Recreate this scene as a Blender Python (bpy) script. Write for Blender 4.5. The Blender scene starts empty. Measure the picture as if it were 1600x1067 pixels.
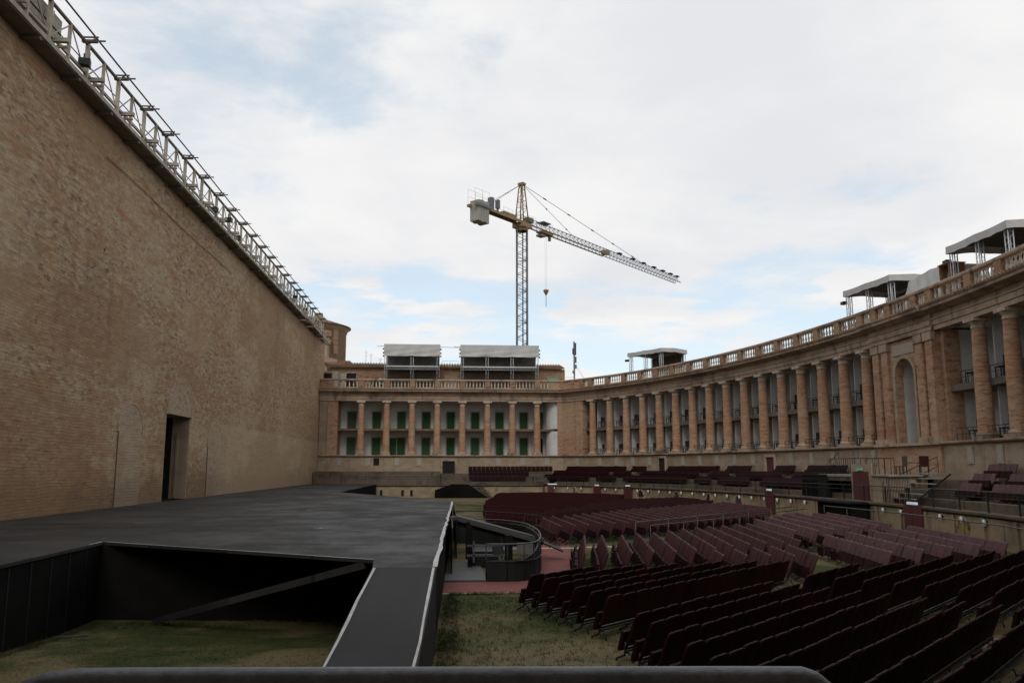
import bpy, math, random
from math import sin, cos, pi, radians as R, hypot, atan2, sqrt
from mathutils import Vector, Matrix
random.seed(7)
scene = bpy.context.scene
C = scene.collection

# ------------------------------------------------------------------ camera, sky, sun, exposure
F_PX = 1291.0
PITCH = math.atan(197 / F_PX)
YAW = math.atan((800 - 697) / hypot(F_PX, 197))
EYE = 3.0
cam_d = bpy.data.cameras.new('camera')
cam = bpy.data.objects.new('camera', cam_d); C.objects.link(cam)
cam.location = (0, 0, EYE)
cam.rotation_euler = (R(90) + PITCH, 0, -YAW)
cam_d.sensor_width = 36.0
cam_d.lens = 36.0 * F_PX / 1600
cam_d.clip_start = 0.05
cam_d.clip_end = 5000
scene.camera = cam

SUN_EL, SUN_AZ = R(44), R(188)      # azimuth clockwise from +Y
world = bpy.data.worlds.new("World"); scene.world = world; world.use_nodes = True
nt = world.node_tree; nt.nodes.clear()
def wn(t, **k):
    n = nt.nodes.new(t)
    for a, b in k.items(): setattr(n, a, b)
    return n
def wl(a, b): nt.links.new(a, b)
def wmath(op, a, b=None, c=None, clamp=False):
    n = wn('ShaderNodeMath', operation=op); n.use_clamp = clamp
    for i, v in enumerate((a, b, c)):
        if v is None: continue
        if isinstance(v, (int, float)): n.inputs[i].default_value = v
        else: wl(v, n.inputs[i])
    return n.outputs[0]
def wdot(v, w):
    n = wn('ShaderNodeVectorMath', operation='DOT_PRODUCT'); wl(v, n.inputs[0]); n.inputs[1].default_value = w
    return n.outputs['Value']
out = wn('ShaderNodeOutputWorld'); bg = wn('ShaderNodeBackground'); bg.inputs['Strength'].default_value = 0.1
wl(bg.outputs[0], out.inputs[0])
sky = wn('ShaderNodeTexSky', sky_type='NISHITA'); sky.sun_disc = False
sky.sun_elevation = SUN_EL; sky.sun_rotation = SUN_AZ; sky.air_density = 1.0; sky.dust_density = 1.5; sky.ozone_density = 1.5
tc = wn('ShaderNodeTexCoord'); D = tc.outputs['Generated']
sep = wn('ShaderNodeSeparateXYZ'); wl(D, sep.inputs[0])
zc = wmath('MAXIMUM', sep.outputs[2], 0.0)
den = wmath('ADD', zc, 0.16)
comb = wn('ShaderNodeCombineXYZ')
wl(wmath('DIVIDE', sep.outputs[0], den), comb.inputs[0]); wl(wmath('DIVIDE', sep.outputs[1], den), comb.inputs[1])
P = comb.outputs[0]
def wnoise(vec, scale, detail, rough, loc=(0, 0, 0), sc=(1, 1, 1), dist=0.0):
    m = wn('ShaderNodeMapping'); wl(vec, m.inputs[0]); m.inputs['Location'].default_value = loc; m.inputs['Scale'].default_value = sc
    n = wn('ShaderNodeTexNoise'); wl(m.outputs[0], n.inputs['Vector'])
    n.inputs['Scale'].default_value = scale; n.inputs['Detail'].default_value = detail; n.inputs['Roughness'].default_value = rough
    n.inputs['Distortion'].default_value = dist
    return n.outputs['Fac']
def wsmooth(x, a, b):
    n = wn('ShaderNodeMapRange', interpolation_type='SMOOTHSTEP'); wl(x, n.inputs[0])
    n.inputs[1].default_value = a; n.inputs[2].default_value = b
    return n.outputs[0]
cov = wnoise(P, 1.1, 8, 0.55, (3.1, 1.7, 0), dist=0.3)
H1, H2 = (-0.285, 0.852, 0.438), (-0.047, 0.897, 0.439)
# where the real overcast thinned out: a hole high on the left and a long thin band low over the roofs
hole1 = wsmooth(wdot(D, H1), 0.965, 0.999)
hole2 = wsmooth(wdot(D, H2), 0.990, 0.9995)
band = wmath('MULTIPLY', wsmooth(zc, 0.07, 0.12), wsmooth(zc, 0.27, 0.185))
bandn = wmath('MULTIPLY', band, wsmooth(wnoise(D, 5.0, 5, 0.6, (0.4, 2.0, 0.0), (1, 1, 5)), 0.34, 0.54))
thr = wmath('ADD', cov, wmath('MULTIPLY', hole1, 0.31))
thr = wmath('ADD', thr, wmath('MULTIPLY', hole2, 0.22))
fine = wnoise(P, 4.5, 7, 0.6, (2.2, 5.5, 0), dist=0.4)
thr = wmath('ADD', thr, wmath('MULTIPLY', wmath('SUBTRACT', fine, 0.5), 0.35))
hole3 = wsmooth(wdot(D, (0.381, 0.872, 0.308)), 0.985, 0.999)
thr = wmath('ADD', thr, wmath('MULTIPLY', hole3, 0.16))
thr = wmath('ADD', thr, wmath('MULTIPLY', bandn, 0.30))
hole = wsmooth(thr, 0.64, 0.84)
shade = wnoise(P, 1.7, 9, 0.55, (7.7, 4.2, 0), dist=0.2)
shade2 = wnoise(P, 0.7, 5, 0.5, (1.7, 9.2, 0))
cm = wn('ShaderNodeMix', data_type='RGBA')
wl(wsmooth(wmath('ADD', wmath('MULTIPLY', shade, 0.6), wmath('MULTIPLY', shade2, 0.4)), 0.36, 0.6), cm.inputs[0])
cm.inputs[6].default_value = (7.9, 8.0, 8.3, 1); cm.inputs[7].default_value = (9.3, 9.25, 9.2, 1)
skl = wn('ShaderNodeMix', data_type='RGBA', blend_type='ADD'); skl.inputs[0].default_value = 1
wl(sky.outputs[0], skl.inputs[6]); skl.inputs[7].default_value = (3.3, 3.9, 3.9, 1)
mx = wn('ShaderNodeMix', data_type='RGBA')
wl(wmath('MULTIPLY', hole, 0.72), mx.inputs[0]); wl(cm.outputs[2], mx.inputs[6]); wl(skl.outputs[2], mx.inputs[7])
sky_dim = wn('ShaderNodeMapRange', interpolation_type='SMOOTHSTEP'); wl(wdot(D, (0.05, 0.96, 0.27)), sky_dim.inputs[0])  # sky dimmed behind the camera and overhead, added to darken the foreground
sky_dim.inputs[1].default_value = 0.10; sky_dim.inputs[2].default_value = 0.70; sky_dim.inputs[3].default_value = 0.66; sky_dim.inputs[4].default_value = 1.0
fin = wn('ShaderNodeVectorMath', operation='SCALE'); wl(mx.outputs[2], fin.inputs[0]); wl(sky_dim.outputs[0], fin.inputs['Scale'])
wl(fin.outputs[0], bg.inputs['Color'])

sd = bpy.data.lights.new('sun', 'SUN'); sun = bpy.data.objects.new('sun', sd); C.objects.link(sun)
sd.energy = 0.95; sd.angle = R(25); sd.color = (1.0, 0.96, 0.9)
dv = Vector((sin(SUN_AZ) * cos(SUN_EL), cos(SUN_AZ) * cos(SUN_EL), sin(SUN_EL)))
sun.rotation_euler = dv.to_track_quat('Z', 'Y').to_euler(); sun.location = (0, 40, 80)
vs = scene.view_settings; vs.view_transform = 'Standard'; vs.look = 'None'; vs.exposure = 0.0; vs.gamma = 1.0
vs.use_curve_mapping = False

# ------------------------------------------------------------------ materials
MATS = {}
class NT:
    def __init__(s, name):
        s.m = bpy.data.materials.new(name); s.m.use_nodes = True; s.t = s.m.node_tree
        s.b = s.t.nodes['Principled BSDF']
    def n(s, t, **k):
        n = s.t.nodes.new(t)
        for a, b in k.items(): setattr(n, a, b)
        return n
    def l(s, a, b): s.t.links.new(a, b)
    def pos(s): return s.n('ShaderNodeNewGeometry').outputs['Position']
    def map(s, v, sc=(1, 1, 1), loc=(0, 0, 0)):
        m = s.n('ShaderNodeMapping'); s.l(v, m.inputs[0]); m.inputs['Scale'].default_value = sc; m.inputs['Location'].default_value = loc
        return m.outputs[0]
    def noise(s, v, scale, detail=4, rough=0.55, dist=0.0):
        n = s.n('ShaderNodeTexNoise'); s.l(v, n.inputs['Vector']); n.inputs['Scale'].default_value = scale
        n.inputs['Detail'].default_value = detail; n.inputs['Roughness'].default_value = rough; n.inputs['Distortion'].default_value = dist
        return n.outputs['Fac']
    def ss(s, x, a, b, lo=0.0, hi=1.0):
        n = s.n('ShaderNodeMapRange', interpolation_type='SMOOTHSTEP'); s.l(x, n.inputs[0])
        n.inputs[1].default_value = a; n.inputs[2].default_value = b; n.inputs[3].default_value = lo; n.inputs[4].default_value = hi
        return n.outputs[0]
    def mix(s, f, a, b, bt='MIX'):
        n = s.n('ShaderNodeMix', data_type='RGBA', blend_type=bt)
        for i, v in ((0, f), (6, a), (7, b)):
            if isinstance(v, (int, float)): n.inputs[i].default_value = v
            elif isinstance(v, tuple): n.inputs[i].default_value = (*v, 1)
            else: s.l(v, n.inputs[i])
        return n.outputs[2]
    def math(s, op, a, b=0.0):
        n = s.n('ShaderNodeMath', operation=op)
        for i, v in enumerate((a, b)):
            if isinstance(v, (int, float)): n.inputs[i].default_value = v
            else: s.l(v, n.inputs[i])
        return n.outputs[0]
    def bump(s, h, strength, dist=0.02):
        n = s.n('ShaderNodeBump'); s.l(h, n.inputs['Height']); n.inputs['Strength'].default_value = strength; n.inputs['Distance'].default_value = dist
        s.l(n.outputs[0], s.b.inputs['Normal'])
    def done(s, key, col, rough=0.8, metal=0.0, spec=None):
        if isinstance(col, tuple): s.b.inputs['Base Color'].default_value = (*col, 1)
        else: s.l(col, s.b.inputs['Base Color'])
        if isinstance(rough, (int, float)): s.b.inputs['Roughness'].default_value = rough
        else: s.l(rough, s.b.inputs['Roughness'])
        s.b.inputs['Metallic'].default_value = metal
        if spec is not None: s.b.inputs['Specular IOR Level'].default_value = spec
        MATS[key] = s.m; return s.m
def simple(key, col, rough=0.7, metal=0.0, var=0.25, scale=6.0, spec=None, bump=0.0):
    m = NT(key); p = m.pos()
    f = m.noise(p, scale, 6, 0.6)
    f2 = m.noise(p, scale * 0.15, 3, 0.5)
    k = m.ss(m.math('ADD', m.math('MULTIPLY', f, 0.6), m.math('MULTIPLY', f2, 0.4)), 0.3, 0.7)
    lo = tuple(c * (1 - var) for c in col); hi = tuple(min(1, c * (1 + var)) for c in col)
    if bump: m.bump(f, bump)
    return m.done(key, m.mix(k, lo, hi), rough, metal, spec)

def brick_mat(key, c1, c2, mortar, pale, dark, bw, rh, plane, stain=1.0, red=(0.30, 0.12, 0.06), redamt=0.5, holes=False):
    m = NT(key); p = m.pos(); sp = m.n('ShaderNodeSeparateXYZ'); m.l(p, sp.inputs[0])
    cb = m.n('ShaderNodeCombineXYZ')
    u = sp.outputs[1] if plane == 'YZ' else m.math('SUBTRACT', sp.outputs[0], sp.outputs[1])
    m.l(u, cb.inputs[0]); m.l(sp.outputs[2], cb.inputs[1])
    v = cb.outputs[0]
    wob = m.n('ShaderNodeTexNoise'); m.l(v, wob.inputs['Vector']); wob.inputs['Scale'].default_value = 0.9; wob.inputs['Detail'].default_value = 1
    va = m.n('ShaderNodeVectorMath', operation='MULTIPLY_ADD'); m.l(wob.outputs['Color'], va.inputs[0]); va.inputs[1].default_value = (0.16, 0.14, 0); m.l(v, va.inputs[2])
    bt = m.n('ShaderNodeTexBrick'); m.l(va.outputs[0], bt.inputs['Vector']); bt.inputs['Scale'].default_value = 1
    bt.inputs['Brick Width'].default_value = bw; bt.inputs['Row Height'].default_value = rh
    bt.inputs['Mortar Size'].default_value = rh * 0.14; bt.inputs['Mortar Smooth'].default_value = 0.4; bt.inputs['Bias'].default_value = -0.1
    bt.inputs['Color1'].default_value = (*c1, 1); bt.inputs['Color2'].default_value = (*c2, 1); bt.inputs['Mortar'].default_value = (*mortar, 1)
    col = bt.outputs['Color']
    # single odd bricks: streaks a brick or two long
    st = m.noise(m.map(v, (1 / bw * 0.8, 1 / rh * 0.55, 1)), 1.0, 3, 0.6)
    col = m.mix(m.ss(st, 0.53, 0.64, 0, redamt), col, red)
    st2 = m.noise(m.map(v, (1 / bw * 0.7, 1 / rh * 0.5, 1), (31, 17, 0)), 1.0, 3, 0.6)
    col = m.mix(m.ss(st2, 0.53, 0.66, 0, 0.75), col, dark)
    st3 = m.noise(m.map(v, (1 / bw * 0.6, 1 / rh * 0.5, 1), (71, 57, 0)), 1.0, 3, 0.6)
    col = m.mix(m.ss(st3, 0.52, 0.64, 0, 0.7), col, pale)
    # large zones: repaired patches, tone drift
    zn = m.noise(m.map(v, (0.09, 0.16, 1)), 1.0, 6, 0.6)
    col = m.mix(m.ss(zn, 0.46, 0.60, 0, 0.5), col, pale)
    zn2 = m.noise(m.map(v, (0.16, 0.22, 1), (9, 4, 0)), 1.0, 7, 0.62)
    col = m.mix(m.ss(zn2, 0.50, 0.74, 0, 0.4 * stain), col, red)
    mo = m.noise(m.map(v, (0.7, 3.4, 1), (19, 24, 0)), 1.0, 8, 0.7)
    col = m.mix(m.ss(mo, 0.52, 0.72, 0, 0.38 * stain), col, dark)
    mo2 = m.noise(m.map(v, (0.35, 1.3, 1), (49, 2, 0)), 1.0, 8, 0.7)
    col = m.mix(m.ss(mo2, 0.49, 0.64, 0, 0.6 * stain), col, red)
    if plane == 'YZ':
        base = m.ss(m.math('ADD', sp.outputs[2], m.math('MULTIPLY', m.noise(m.map(v, (0.5, 0.5, 1)), 1.0, 6), -3.2)), 1.6, 0.2)
        col = m.mix(m.math('MULTIPLY', base, 0.65), col, dark)
        old = m.noise(m.map(v, (0.05, 0.10, 1), (5, 77, 0)), 1.0, 7, 0.65)
        col = m.mix(m.ss(old, 0.51, 0.57, 0, 0.5), col, (0.34, 0.205, 0.11))
    # run-off streaks (wear, with their own drip shapes)
    dr = m.noise(m.map(v, (0.9, 0.05, 1), (3, 8, 0)), 1.0, 5, 0.6)
    dr2 = m.noise(m.map(v, (0.12, 0.12, 1), (13, 8, 0)), 1.0, 4, 0.6)
    col = m.mix(m.ss(m.math('ADD', m.math('MULTIPLY', dr, 0.6), m.math('MULTIPLY', dr2, 0.4)), 0.54, 0.70, 0, 0.42 * stain), col, dark)
    if plane == 'YZ':
        wz = m.math('ADD', sp.outputs[2], m.math('MULTIPLY', m.noise(v, 0.6, 4), 0.5))
        low = m.math('MULTIPLY', m.ss(wz, 6.0, 5.9), m.ss(sp.outputs[1], 51, 53.5))
        col = m.mix(m.math('MULTIPLY', low, 0.42), col, pale)
    if holes:
        vo = m.n('ShaderNodeTexVoronoi', feature='F1'); m.l(v, vo.inputs['Vector']); vo.inputs['Scale'].default_value = 0.62
        rr = m.noise(v, 0.9, 2)
        hm = m.math('LESS_THAN', vo.outputs['Distance'], m.ss(rr, 0.45, 0.7, 0.0, 0.075))
        col = m.mix(hm, col, (0.03, 0.022, 0.017))
    g = m.noise(v, 9, 5, 0.7)
    col = m.mix(m.ss(g, 0.3, 0.75, 0, 0.3), col, dark)
    m.bump(m.math('ADD', bt.outputs['Fac'], m.math('MULTIPLY', st, -0.8)), 0.6, 0.02)
    return m.done(key, col, 0.92, spec=0.2)

brick_mat('wall_brick', (0.56, 0.415, 0.255), (0.32, 0.21, 0.125), (0.43, 0.335, 0.22), (0.60, 0.475, 0.315), (0.155, 0.10, 0.062), 0.40, 0.115, 'YZ', holes=True, red=(0.40, 0.20, 0.095), redamt=0.7)
brick_mat('niche_brick', (0.50, 0.39, 0.27), (0.38, 0.28, 0.19), (0.45, 0.36, 0.26), (0.52, 0.42, 0.30), (0.24, 0.17, 0.115), 0.44, 0.13, 'YZ', stain=0.5, red=(0.38, 0.22, 0.15), redamt=0.4)
brick_mat('facade_brick', (0.56, 0.335, 0.21), (0.45, 0.245, 0.15), (0.50, 0.38, 0.27), (0.56, 0.42, 0.29), (0.17, 0.10, 0.07), 0.38, 0.12, 'XY', stain=0.8, red=(0.32, 0.12, 0.065))
brick_mat('attic_brick', (0.46, 0.30, 0.195), (0.38, 0.235, 0.15), (0.33, 0.25, 0.17), (0.42, 0.31, 0.2), (0.14, 0.095, 0.065), 0.34, 0.10, 'XY')
def column_mat():
    m = NT('column_brick'); p = m.pos()
    a = m.noise(m.map(p, (0.35, 0.35, 9.0)), 1.0, 4, 0.6)
    b = m.noise(m.map(p, (0.5, 0.5, 1.1), (5, 5, 5)), 1.0, 5, 0.6)
    c = m.noise(m.map(p, (2.5, 2.5, 12)), 1.0, 4, 0.7)
    col = m.mix(m.ss(a, 0.38, 0.62), (0.54, 0.325, 0.205), (0.43, 0.235, 0.14))
    col = m.mix(m.ss(b, 0.46, 0.62, 0, 0.75), col, (0.52, 0.38, 0.26))
    col = m.mix(m.ss(c, 0.45, 0.66, 0, 0.65), col, (0.19, 0.10, 0.065))
    m.bump(c, 0.5, 0.02)
    m.done('column_brick', col, 0.9, spec=0.2)
column_mat()
def stone_mat(key, base, dark, lich, sc=1.0, roughd=0.6):
    m = NT(key); p = m.pos()
    a = m.noise(m.map(p, (1, 1, 2.2)), 1.6 * sc, 7, 0.65)
    b = m.noise(m.map(p, (0.35, 0.35, 0.6), (4, 4, 4)), 1.0 * sc, 6, 0.6)
    d = m.noise(m.map(p, (2.2, 2.2, 0.35), (2, 7, 1)), 1.0 * sc, 5, 0.6)
    col = m.mix(m.ss(a, 0.35, 0.7, 0, 0.7), base, lich)
    col = m.mix(m.ss(b, 0.45, 0.7, 0, roughd), col, dark)
    col = m.mix(m.ss(d, 0.52, 0.7, 0, roughd), col, dark)
    m.bump(a, 0.4, 0.02)
    m.done(key, col, 0.9, spec=0.2)
stone_mat('stone', (0.48, 0.375, 0.285), (0.13, 0.095, 0.075), (0.43, 0.285, 0.205), 1.0, 0.8)
stone_mat('capital_stone', (0.66, 0.57, 0.47), (0.25, 0.19, 0.14), (0.45, 0.33, 0.24), 2)
stone_mat('baluster_stone', (0.72, 0.67, 0.58), (0.22, 0.2, 0.165), (0.45, 0.40, 0.32), 2, 0.45)
stone_mat('podium_plaster', (0.43, 0.345, 0.255), (0.19, 0.13, 0.085), (0.29, 0.205, 0.135), 0.7, 0.35)
stone_mat('tier_stone', (0.155, 0.125, 0.095), (0.05, 0.042, 0.035), (0.12, 0.10, 0.07), 1.2, 0.8)
stone_mat('low_wall', (0.40, 0.32, 0.215), (0.14, 0.105, 0.075), (0.31, 0.235, 0.15), 1.1, 0.6)
stone_mat('plaque', (0.44, 0.40, 0.33), (0.28, 0.24, 0.19), (0.40, 0.35, 0.28), 2, 0.3)
stone_mat('tower_plaster', (0.44, 0.325, 0.215), (0.24, 0.165, 0.11), (0.36, 0.25, 0.16), 0.4, 0.5)
stone_mat('white_plaster', (0.76, 0.76, 0.75), (0.47, 0.455, 0.43), (0.69, 0.685, 0.67), 0.8, 0.45)
stone_mat('niche_plaster', (0.43, 0.33, 0.235), (0.23, 0.17, 0.12), (0.38, 0.27, 0.185), 1.0, 0.5)
stone_mat('tile', (0.30, 0.185, 0.12), (0.10, 0.075, 0.055), (0.24, 0.17, 0.12), 3, 0.6)
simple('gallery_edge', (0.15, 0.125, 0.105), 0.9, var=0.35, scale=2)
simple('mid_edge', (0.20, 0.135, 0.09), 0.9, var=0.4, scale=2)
def seat_mat(key, col, worn, rough, spec):
    m = NT(key); p = m.pos(); oi = m.n('ShaderNodeObjectInfo').outputs['Random']
    a = m.noise(p, 9, 5, 0.65); b = m.noise(m.map(p, (1, 1, 1), (3, 3, 3)), 1.2, 3)
    c = m.mix(oi, tuple(v * .72 for v in col), tuple(v * 1.25 for v in col))
    c = m.mix(m.ss(m.math('ADD', m.math('MULTIPLY', a, .5), m.math('MULTIPLY', b, .5)), 0.45, 0.66, 0, .6), c, worn)
    m.done(key, c, rough, spec=spec)
seat_mat('seat', (0.019, 0.0040, 0.0048), (0.025, 0.007, 0.0085), 0.65, 0.10)
seat_mat('seat_under', (0.020, 0.0045, 0.0055), (0.026, 0.008, 0.009), 0.7, 0.08)
seat_mat('seat_mid', (0.034, 0.0075, 0.009), (0.045, 0.013, 0.015), 0.65, 0.12)
seat_mat('seat_lighter', (0.054, 0.0125, 0.0145), (0.068, 0.022, 0.024), 0.6, 0.14)  # lighter maroon than the base seat colour
seat_mat('seat_pale', (0.068, 0.0165, 0.0195), (0.115, 0.044, 0.048), 0.5, 0.25)
simple('seat_metal', (0.022, 0.022, 0.024), 0.5, 0.2, var=0.2)
simple('black_paint', (0.010, 0.010, 0.0105), 0.6, var=0.3, scale=3, spec=0.3)
simple('black_board', (0.0095, 0.009, 0.0085), 0.85, var=0.35, scale=2.0, spec=0.05)
simple('iron', (0.020, 0.026, 0.025), 0.55, 0.4, var=0.3)
simple('hand_rail', (0.085, 0.088, 0.092), 0.5, 0.3, var=0.12)
simple('gray_steel', (0.50, 0.52, 0.54), 0.45, 0.35, var=0.12)
simple('gantry_steel', (0.42, 0.375, 0.30), 0.7, 0.0, var=0.35, scale=3)
simple('gantry_dark', (0.13, 0.115, 0.095), 0.8, 0.0, var=0.3, scale=3)
simple('gantry_pipe', (0.045, 0.045, 0.05), 0.6, 0.2)
simple('gantry_deck', (0.17, 0.16, 0.14), 0.8, 0.0, var=0.3, scale=2)
simple('tarp', (0.56, 0.555, 0.54), 0.65, var=0.08, scale=3)
simple('tarp_dark', (0.50, 0.495, 0.485), 0.7, var=0.12, scale=2)
simple('booth_gray', (0.16, 0.16, 0.16), 0.8, var=0.3, scale=1.5)
simple('booth_brown', (0.17, 0.14, 0.115), 0.85, var=0.3, scale=1.5)
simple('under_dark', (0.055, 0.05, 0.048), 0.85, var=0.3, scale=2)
m = NT('green_door'); p = m.pos(); oi = m.n('ShaderNodeObjectInfo').outputs['Random']
_c = m.mix(oi, (0.026, 0.085, 0.036), (0.044, 0.125, 0.052))
_wv = m.n('ShaderNodeTexWave', wave_type='BANDS', bands_direction='Z'); m.l(p, _wv.inputs['Vector']); _wv.inputs['Scale'].default_value = 3.2
_c = m.mix(m.ss(_wv.outputs['Fac'], 0.55, 0.9, 0, 0.45), _c, (0.015, 0.045, 0.02))
_c = m.mix(m.ss(m.noise(m.map(p, (3, 3, .6)), 1.0, 5), 0.5, 0.7, 0, 0.4), _c, (0.075, 0.13, 0.075))
m.done('green_door', _c, 0.65, spec=0.2)
simple('gray_green_door', (0.055, 0.10, 0.062), 0.65, var=0.2, scale=1.2)
simple('pale_green', (0.19, 0.33, 0.20), 0.6, var=0.2)
simple('dark_void', (0.012, 0.010, 0.009), 0.9)
simple('wood', (0.22, 0.12, 0.06), 0.7, var=0.3)
simple('red_door', (0.095, 0.02, 0.022), 0.6, var=0.2, scale=3)
simple('white_paint', (0.72, 0.72, 0.7), 0.5, var=0.08)
simple('tape', (0.42, 0.42, 0.41), 0.5, var=0.3, scale=5)
simple('concrete', (0.30, 0.285, 0.255), 0.85, var=0.25, scale=2)
simple('crane_gray', (0.17, 0.18, 0.19), 0.6, 0.1, var=0.15)
simple('crane_yellow', (0.29, 0.195, 0.10), 0.6, var=0.3, scale=0.8)
simple('crane_weight', (0.36, 0.355, 0.32), 0.85, var=0.18, scale=0.7)
simple('crane_cable', (0.18, 0.18, 0.19), 0.6, 0.3)
simple('hook_paint', (0.34, 0.17, 0.07), 0.6)
simple('pit_board', (0.13, 0.12, 0.11), 0.8)
simple('panel_gray', (0.058, 0.057, 0.057), 0.7, var=0.15)
simple('rail_pipe', (0.105, 0.112, 0.122), 0.45, 0.35, var=0.28, scale=55, bump=0.15)
simple('ochre_board', (0.34, 0.24, 0.07), 0.7)
simple('yellow_edge', (0.42, 0.35, 0.22), 0.8)

def stage_mat():
    m = NT('stage_floor'); p = m.pos()
    a = m.noise(m.map(p, (0.10, 0.55, 1)), 1.0, 7, 0.6)
    b = m.noise(m.map(p, (0.9, 2.6, 1)), 1.0, 6, 0.7)
    bt = m.n('ShaderNodeTexBrick'); m.l(m.map(p, (1, 1, 1)), bt.inputs['Vector']); bt.inputs['Scale'].default_value = 1
    bt.inputs['Brick Width'].default_value = 5.0; bt.inputs['Row Height'].default_value = 1.25; bt.inputs['Mortar Size'].default_value = 0.028
    bt.inputs['Color1'].default_value = (0.040, 0.039, 0.038, 1); bt.inputs['Color2'].default_value = (0.013, 0.0127, 0.0127, 1); bt.inputs['Mortar'].default_value = (0.011, 0.011, 0.011, 1)
    col = m.mix(m.ss(a, 0.40, 0.68, 0, 0.45), bt.outputs['Color'], (0.044, 0.043, 0.042))
    is1 = m.noise(m.map(p, (0.5, 0.35, 1), (21, 3, 0)), 1.0, 8, 0.7)
    col = m.mix(m.ss(is1, 0.40, 0.52, 0.25, 0.0), col, (0.013, 0.013, 0.0135))
    col = m.mix(m.ss(is1, 0.54, 0.76, 0, 0.3), col, (0.066, 0.065, 0.063))
    sp = m.noise(m.map(p, (1.1, 0.5, 1), (11, 3, 0)), 1.0, 8, 0.7)
    col = m.mix(m.ss(sp, 0.66, 0.76, 0, 0.8), col, (0.17, 0.165, 0.155))
    col = m.mix(m.ss(b, 0.5, 0.8, 0, 0.5), col, (0.016, 0.016, 0.016))
    m.bump(b, 0.12, 0.01)
    m.done('stage_floor', col, m.ss(is1, 0.35, 0.65, 0.85, 0.55), spec=0.25)
stage_mat()
def ramp_mat():
    m = NT('ramp_floor'); p = m.pos()
    a = m.noise(m.map(p, (0.8, 0.3, 1)), 1.0, 6, 0.6)
    bt = m.n('ShaderNodeTexBrick'); m.l(p, bt.inputs['Vector']); bt.inputs['Scale'].default_value = 1
    bt.inputs['Brick Width'].default_value = 4.0; bt.inputs['Row Height'].default_value = 1.2; bt.inputs['Mortar Size'].default_value = 0.008
    bt.inputs['Color1'].default_value = (0.022, 0.0222, 0.0235, 1); bt.inputs['Color2'].default_value = (0.018, 0.0182, 0.0195, 1); bt.inputs['Mortar'].default_value = (0.015, 0.015, 0.015, 1)
    col = m.mix(m.ss(a, 0.4, 0.75, 0, 0.6), bt.outputs['Color'], (0.034, 0.0345, 0.036))
    m.done('ramp_floor', col, 0.7, spec=0.2)
ramp_mat()
def grass_mat():
    m = NT('ground_grass'); p = m.pos()
    a = m.noise(p, 0.28, 7, 0.62, 0.3)
    b = m.noise(m.map(p, (1, 1, 1), (9, 4, 0)), 1.4, 7, 0.7)
    c = m.noise(p, 14, 5, 0.7)
    col = m.mix(m.ss(b, 0.35, 0.65), (0.030, 0.044, 0.014), (0.062, 0.064, 0.025))
    col = m.mix(m.ss(a, 0.46, 0.60, 0, 0.95), col, (0.140, 0.112, 0.062))
    sp = m.n('ShaderNodeSeparateXYZ'); m.l(p, sp.inputs[0])
    # worn straw-coloured strip where people walk behind the stage apron and between the rows
    w1 = m.math('MULTIPLY', m.ss(sp.outputs[1], 70, 78), m.ss(sp.outputs[0], -8, -3))
    w2 = m.math('MULTIPLY', m.ss(m.math('ADD', sp.outputs[1], m.math('MULTIPLY', m.noise(p, 0.8, 3), 3)), 17.8, 15.6), m.ss(sp.outputs[0], -0.2, 1.2))
    w = m.math('MAXIMUM', w1, w2)
    col = m.mix(m.math('MULTIPLY', w, m.ss(b, 0.25, 0.55, 0.35, 0.9)), col, (0.165, 0.135, 0.08))
    col = m.mix(m.ss(c, 0.45, 0.75, 0, 0.6), col, (0.030, 0.032, 0.014))
    m.bump(c, 0.8, 0.03)
    m.done('ground_grass', col, 0.95, spec=0.1)
grass_mat()
simple('blade', (0.062, 0.064, 0.026), 0.8, var=0.4, scale=3, spec=0.1)
simple('carpet', (0.175, 0.068, 0.064), 0.85, var=0.18, scale=2.5, spec=0.1)
simple('ground_far', (0.12, 0.11, 0.07), 0.95)
m = NT('lit_sign'); m.b.inputs['Emission Color'].default_value = (0.75, 0.9, 1, 1); m.b.inputs['Emission Strength'].default_value = 0.30; m.done('lit_sign', (0.5, 0.6, 0.65), 0.5)
m = NT('exit_green'); m.b.inputs['Emission Color'].default_value = (0.25, 0.6, 0.45, 1); m.b.inputs['Emission Strength'].default_value = 0.15; m.done('exit_green', (0.12, 0.3, 0.22), 0.5)

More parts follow.
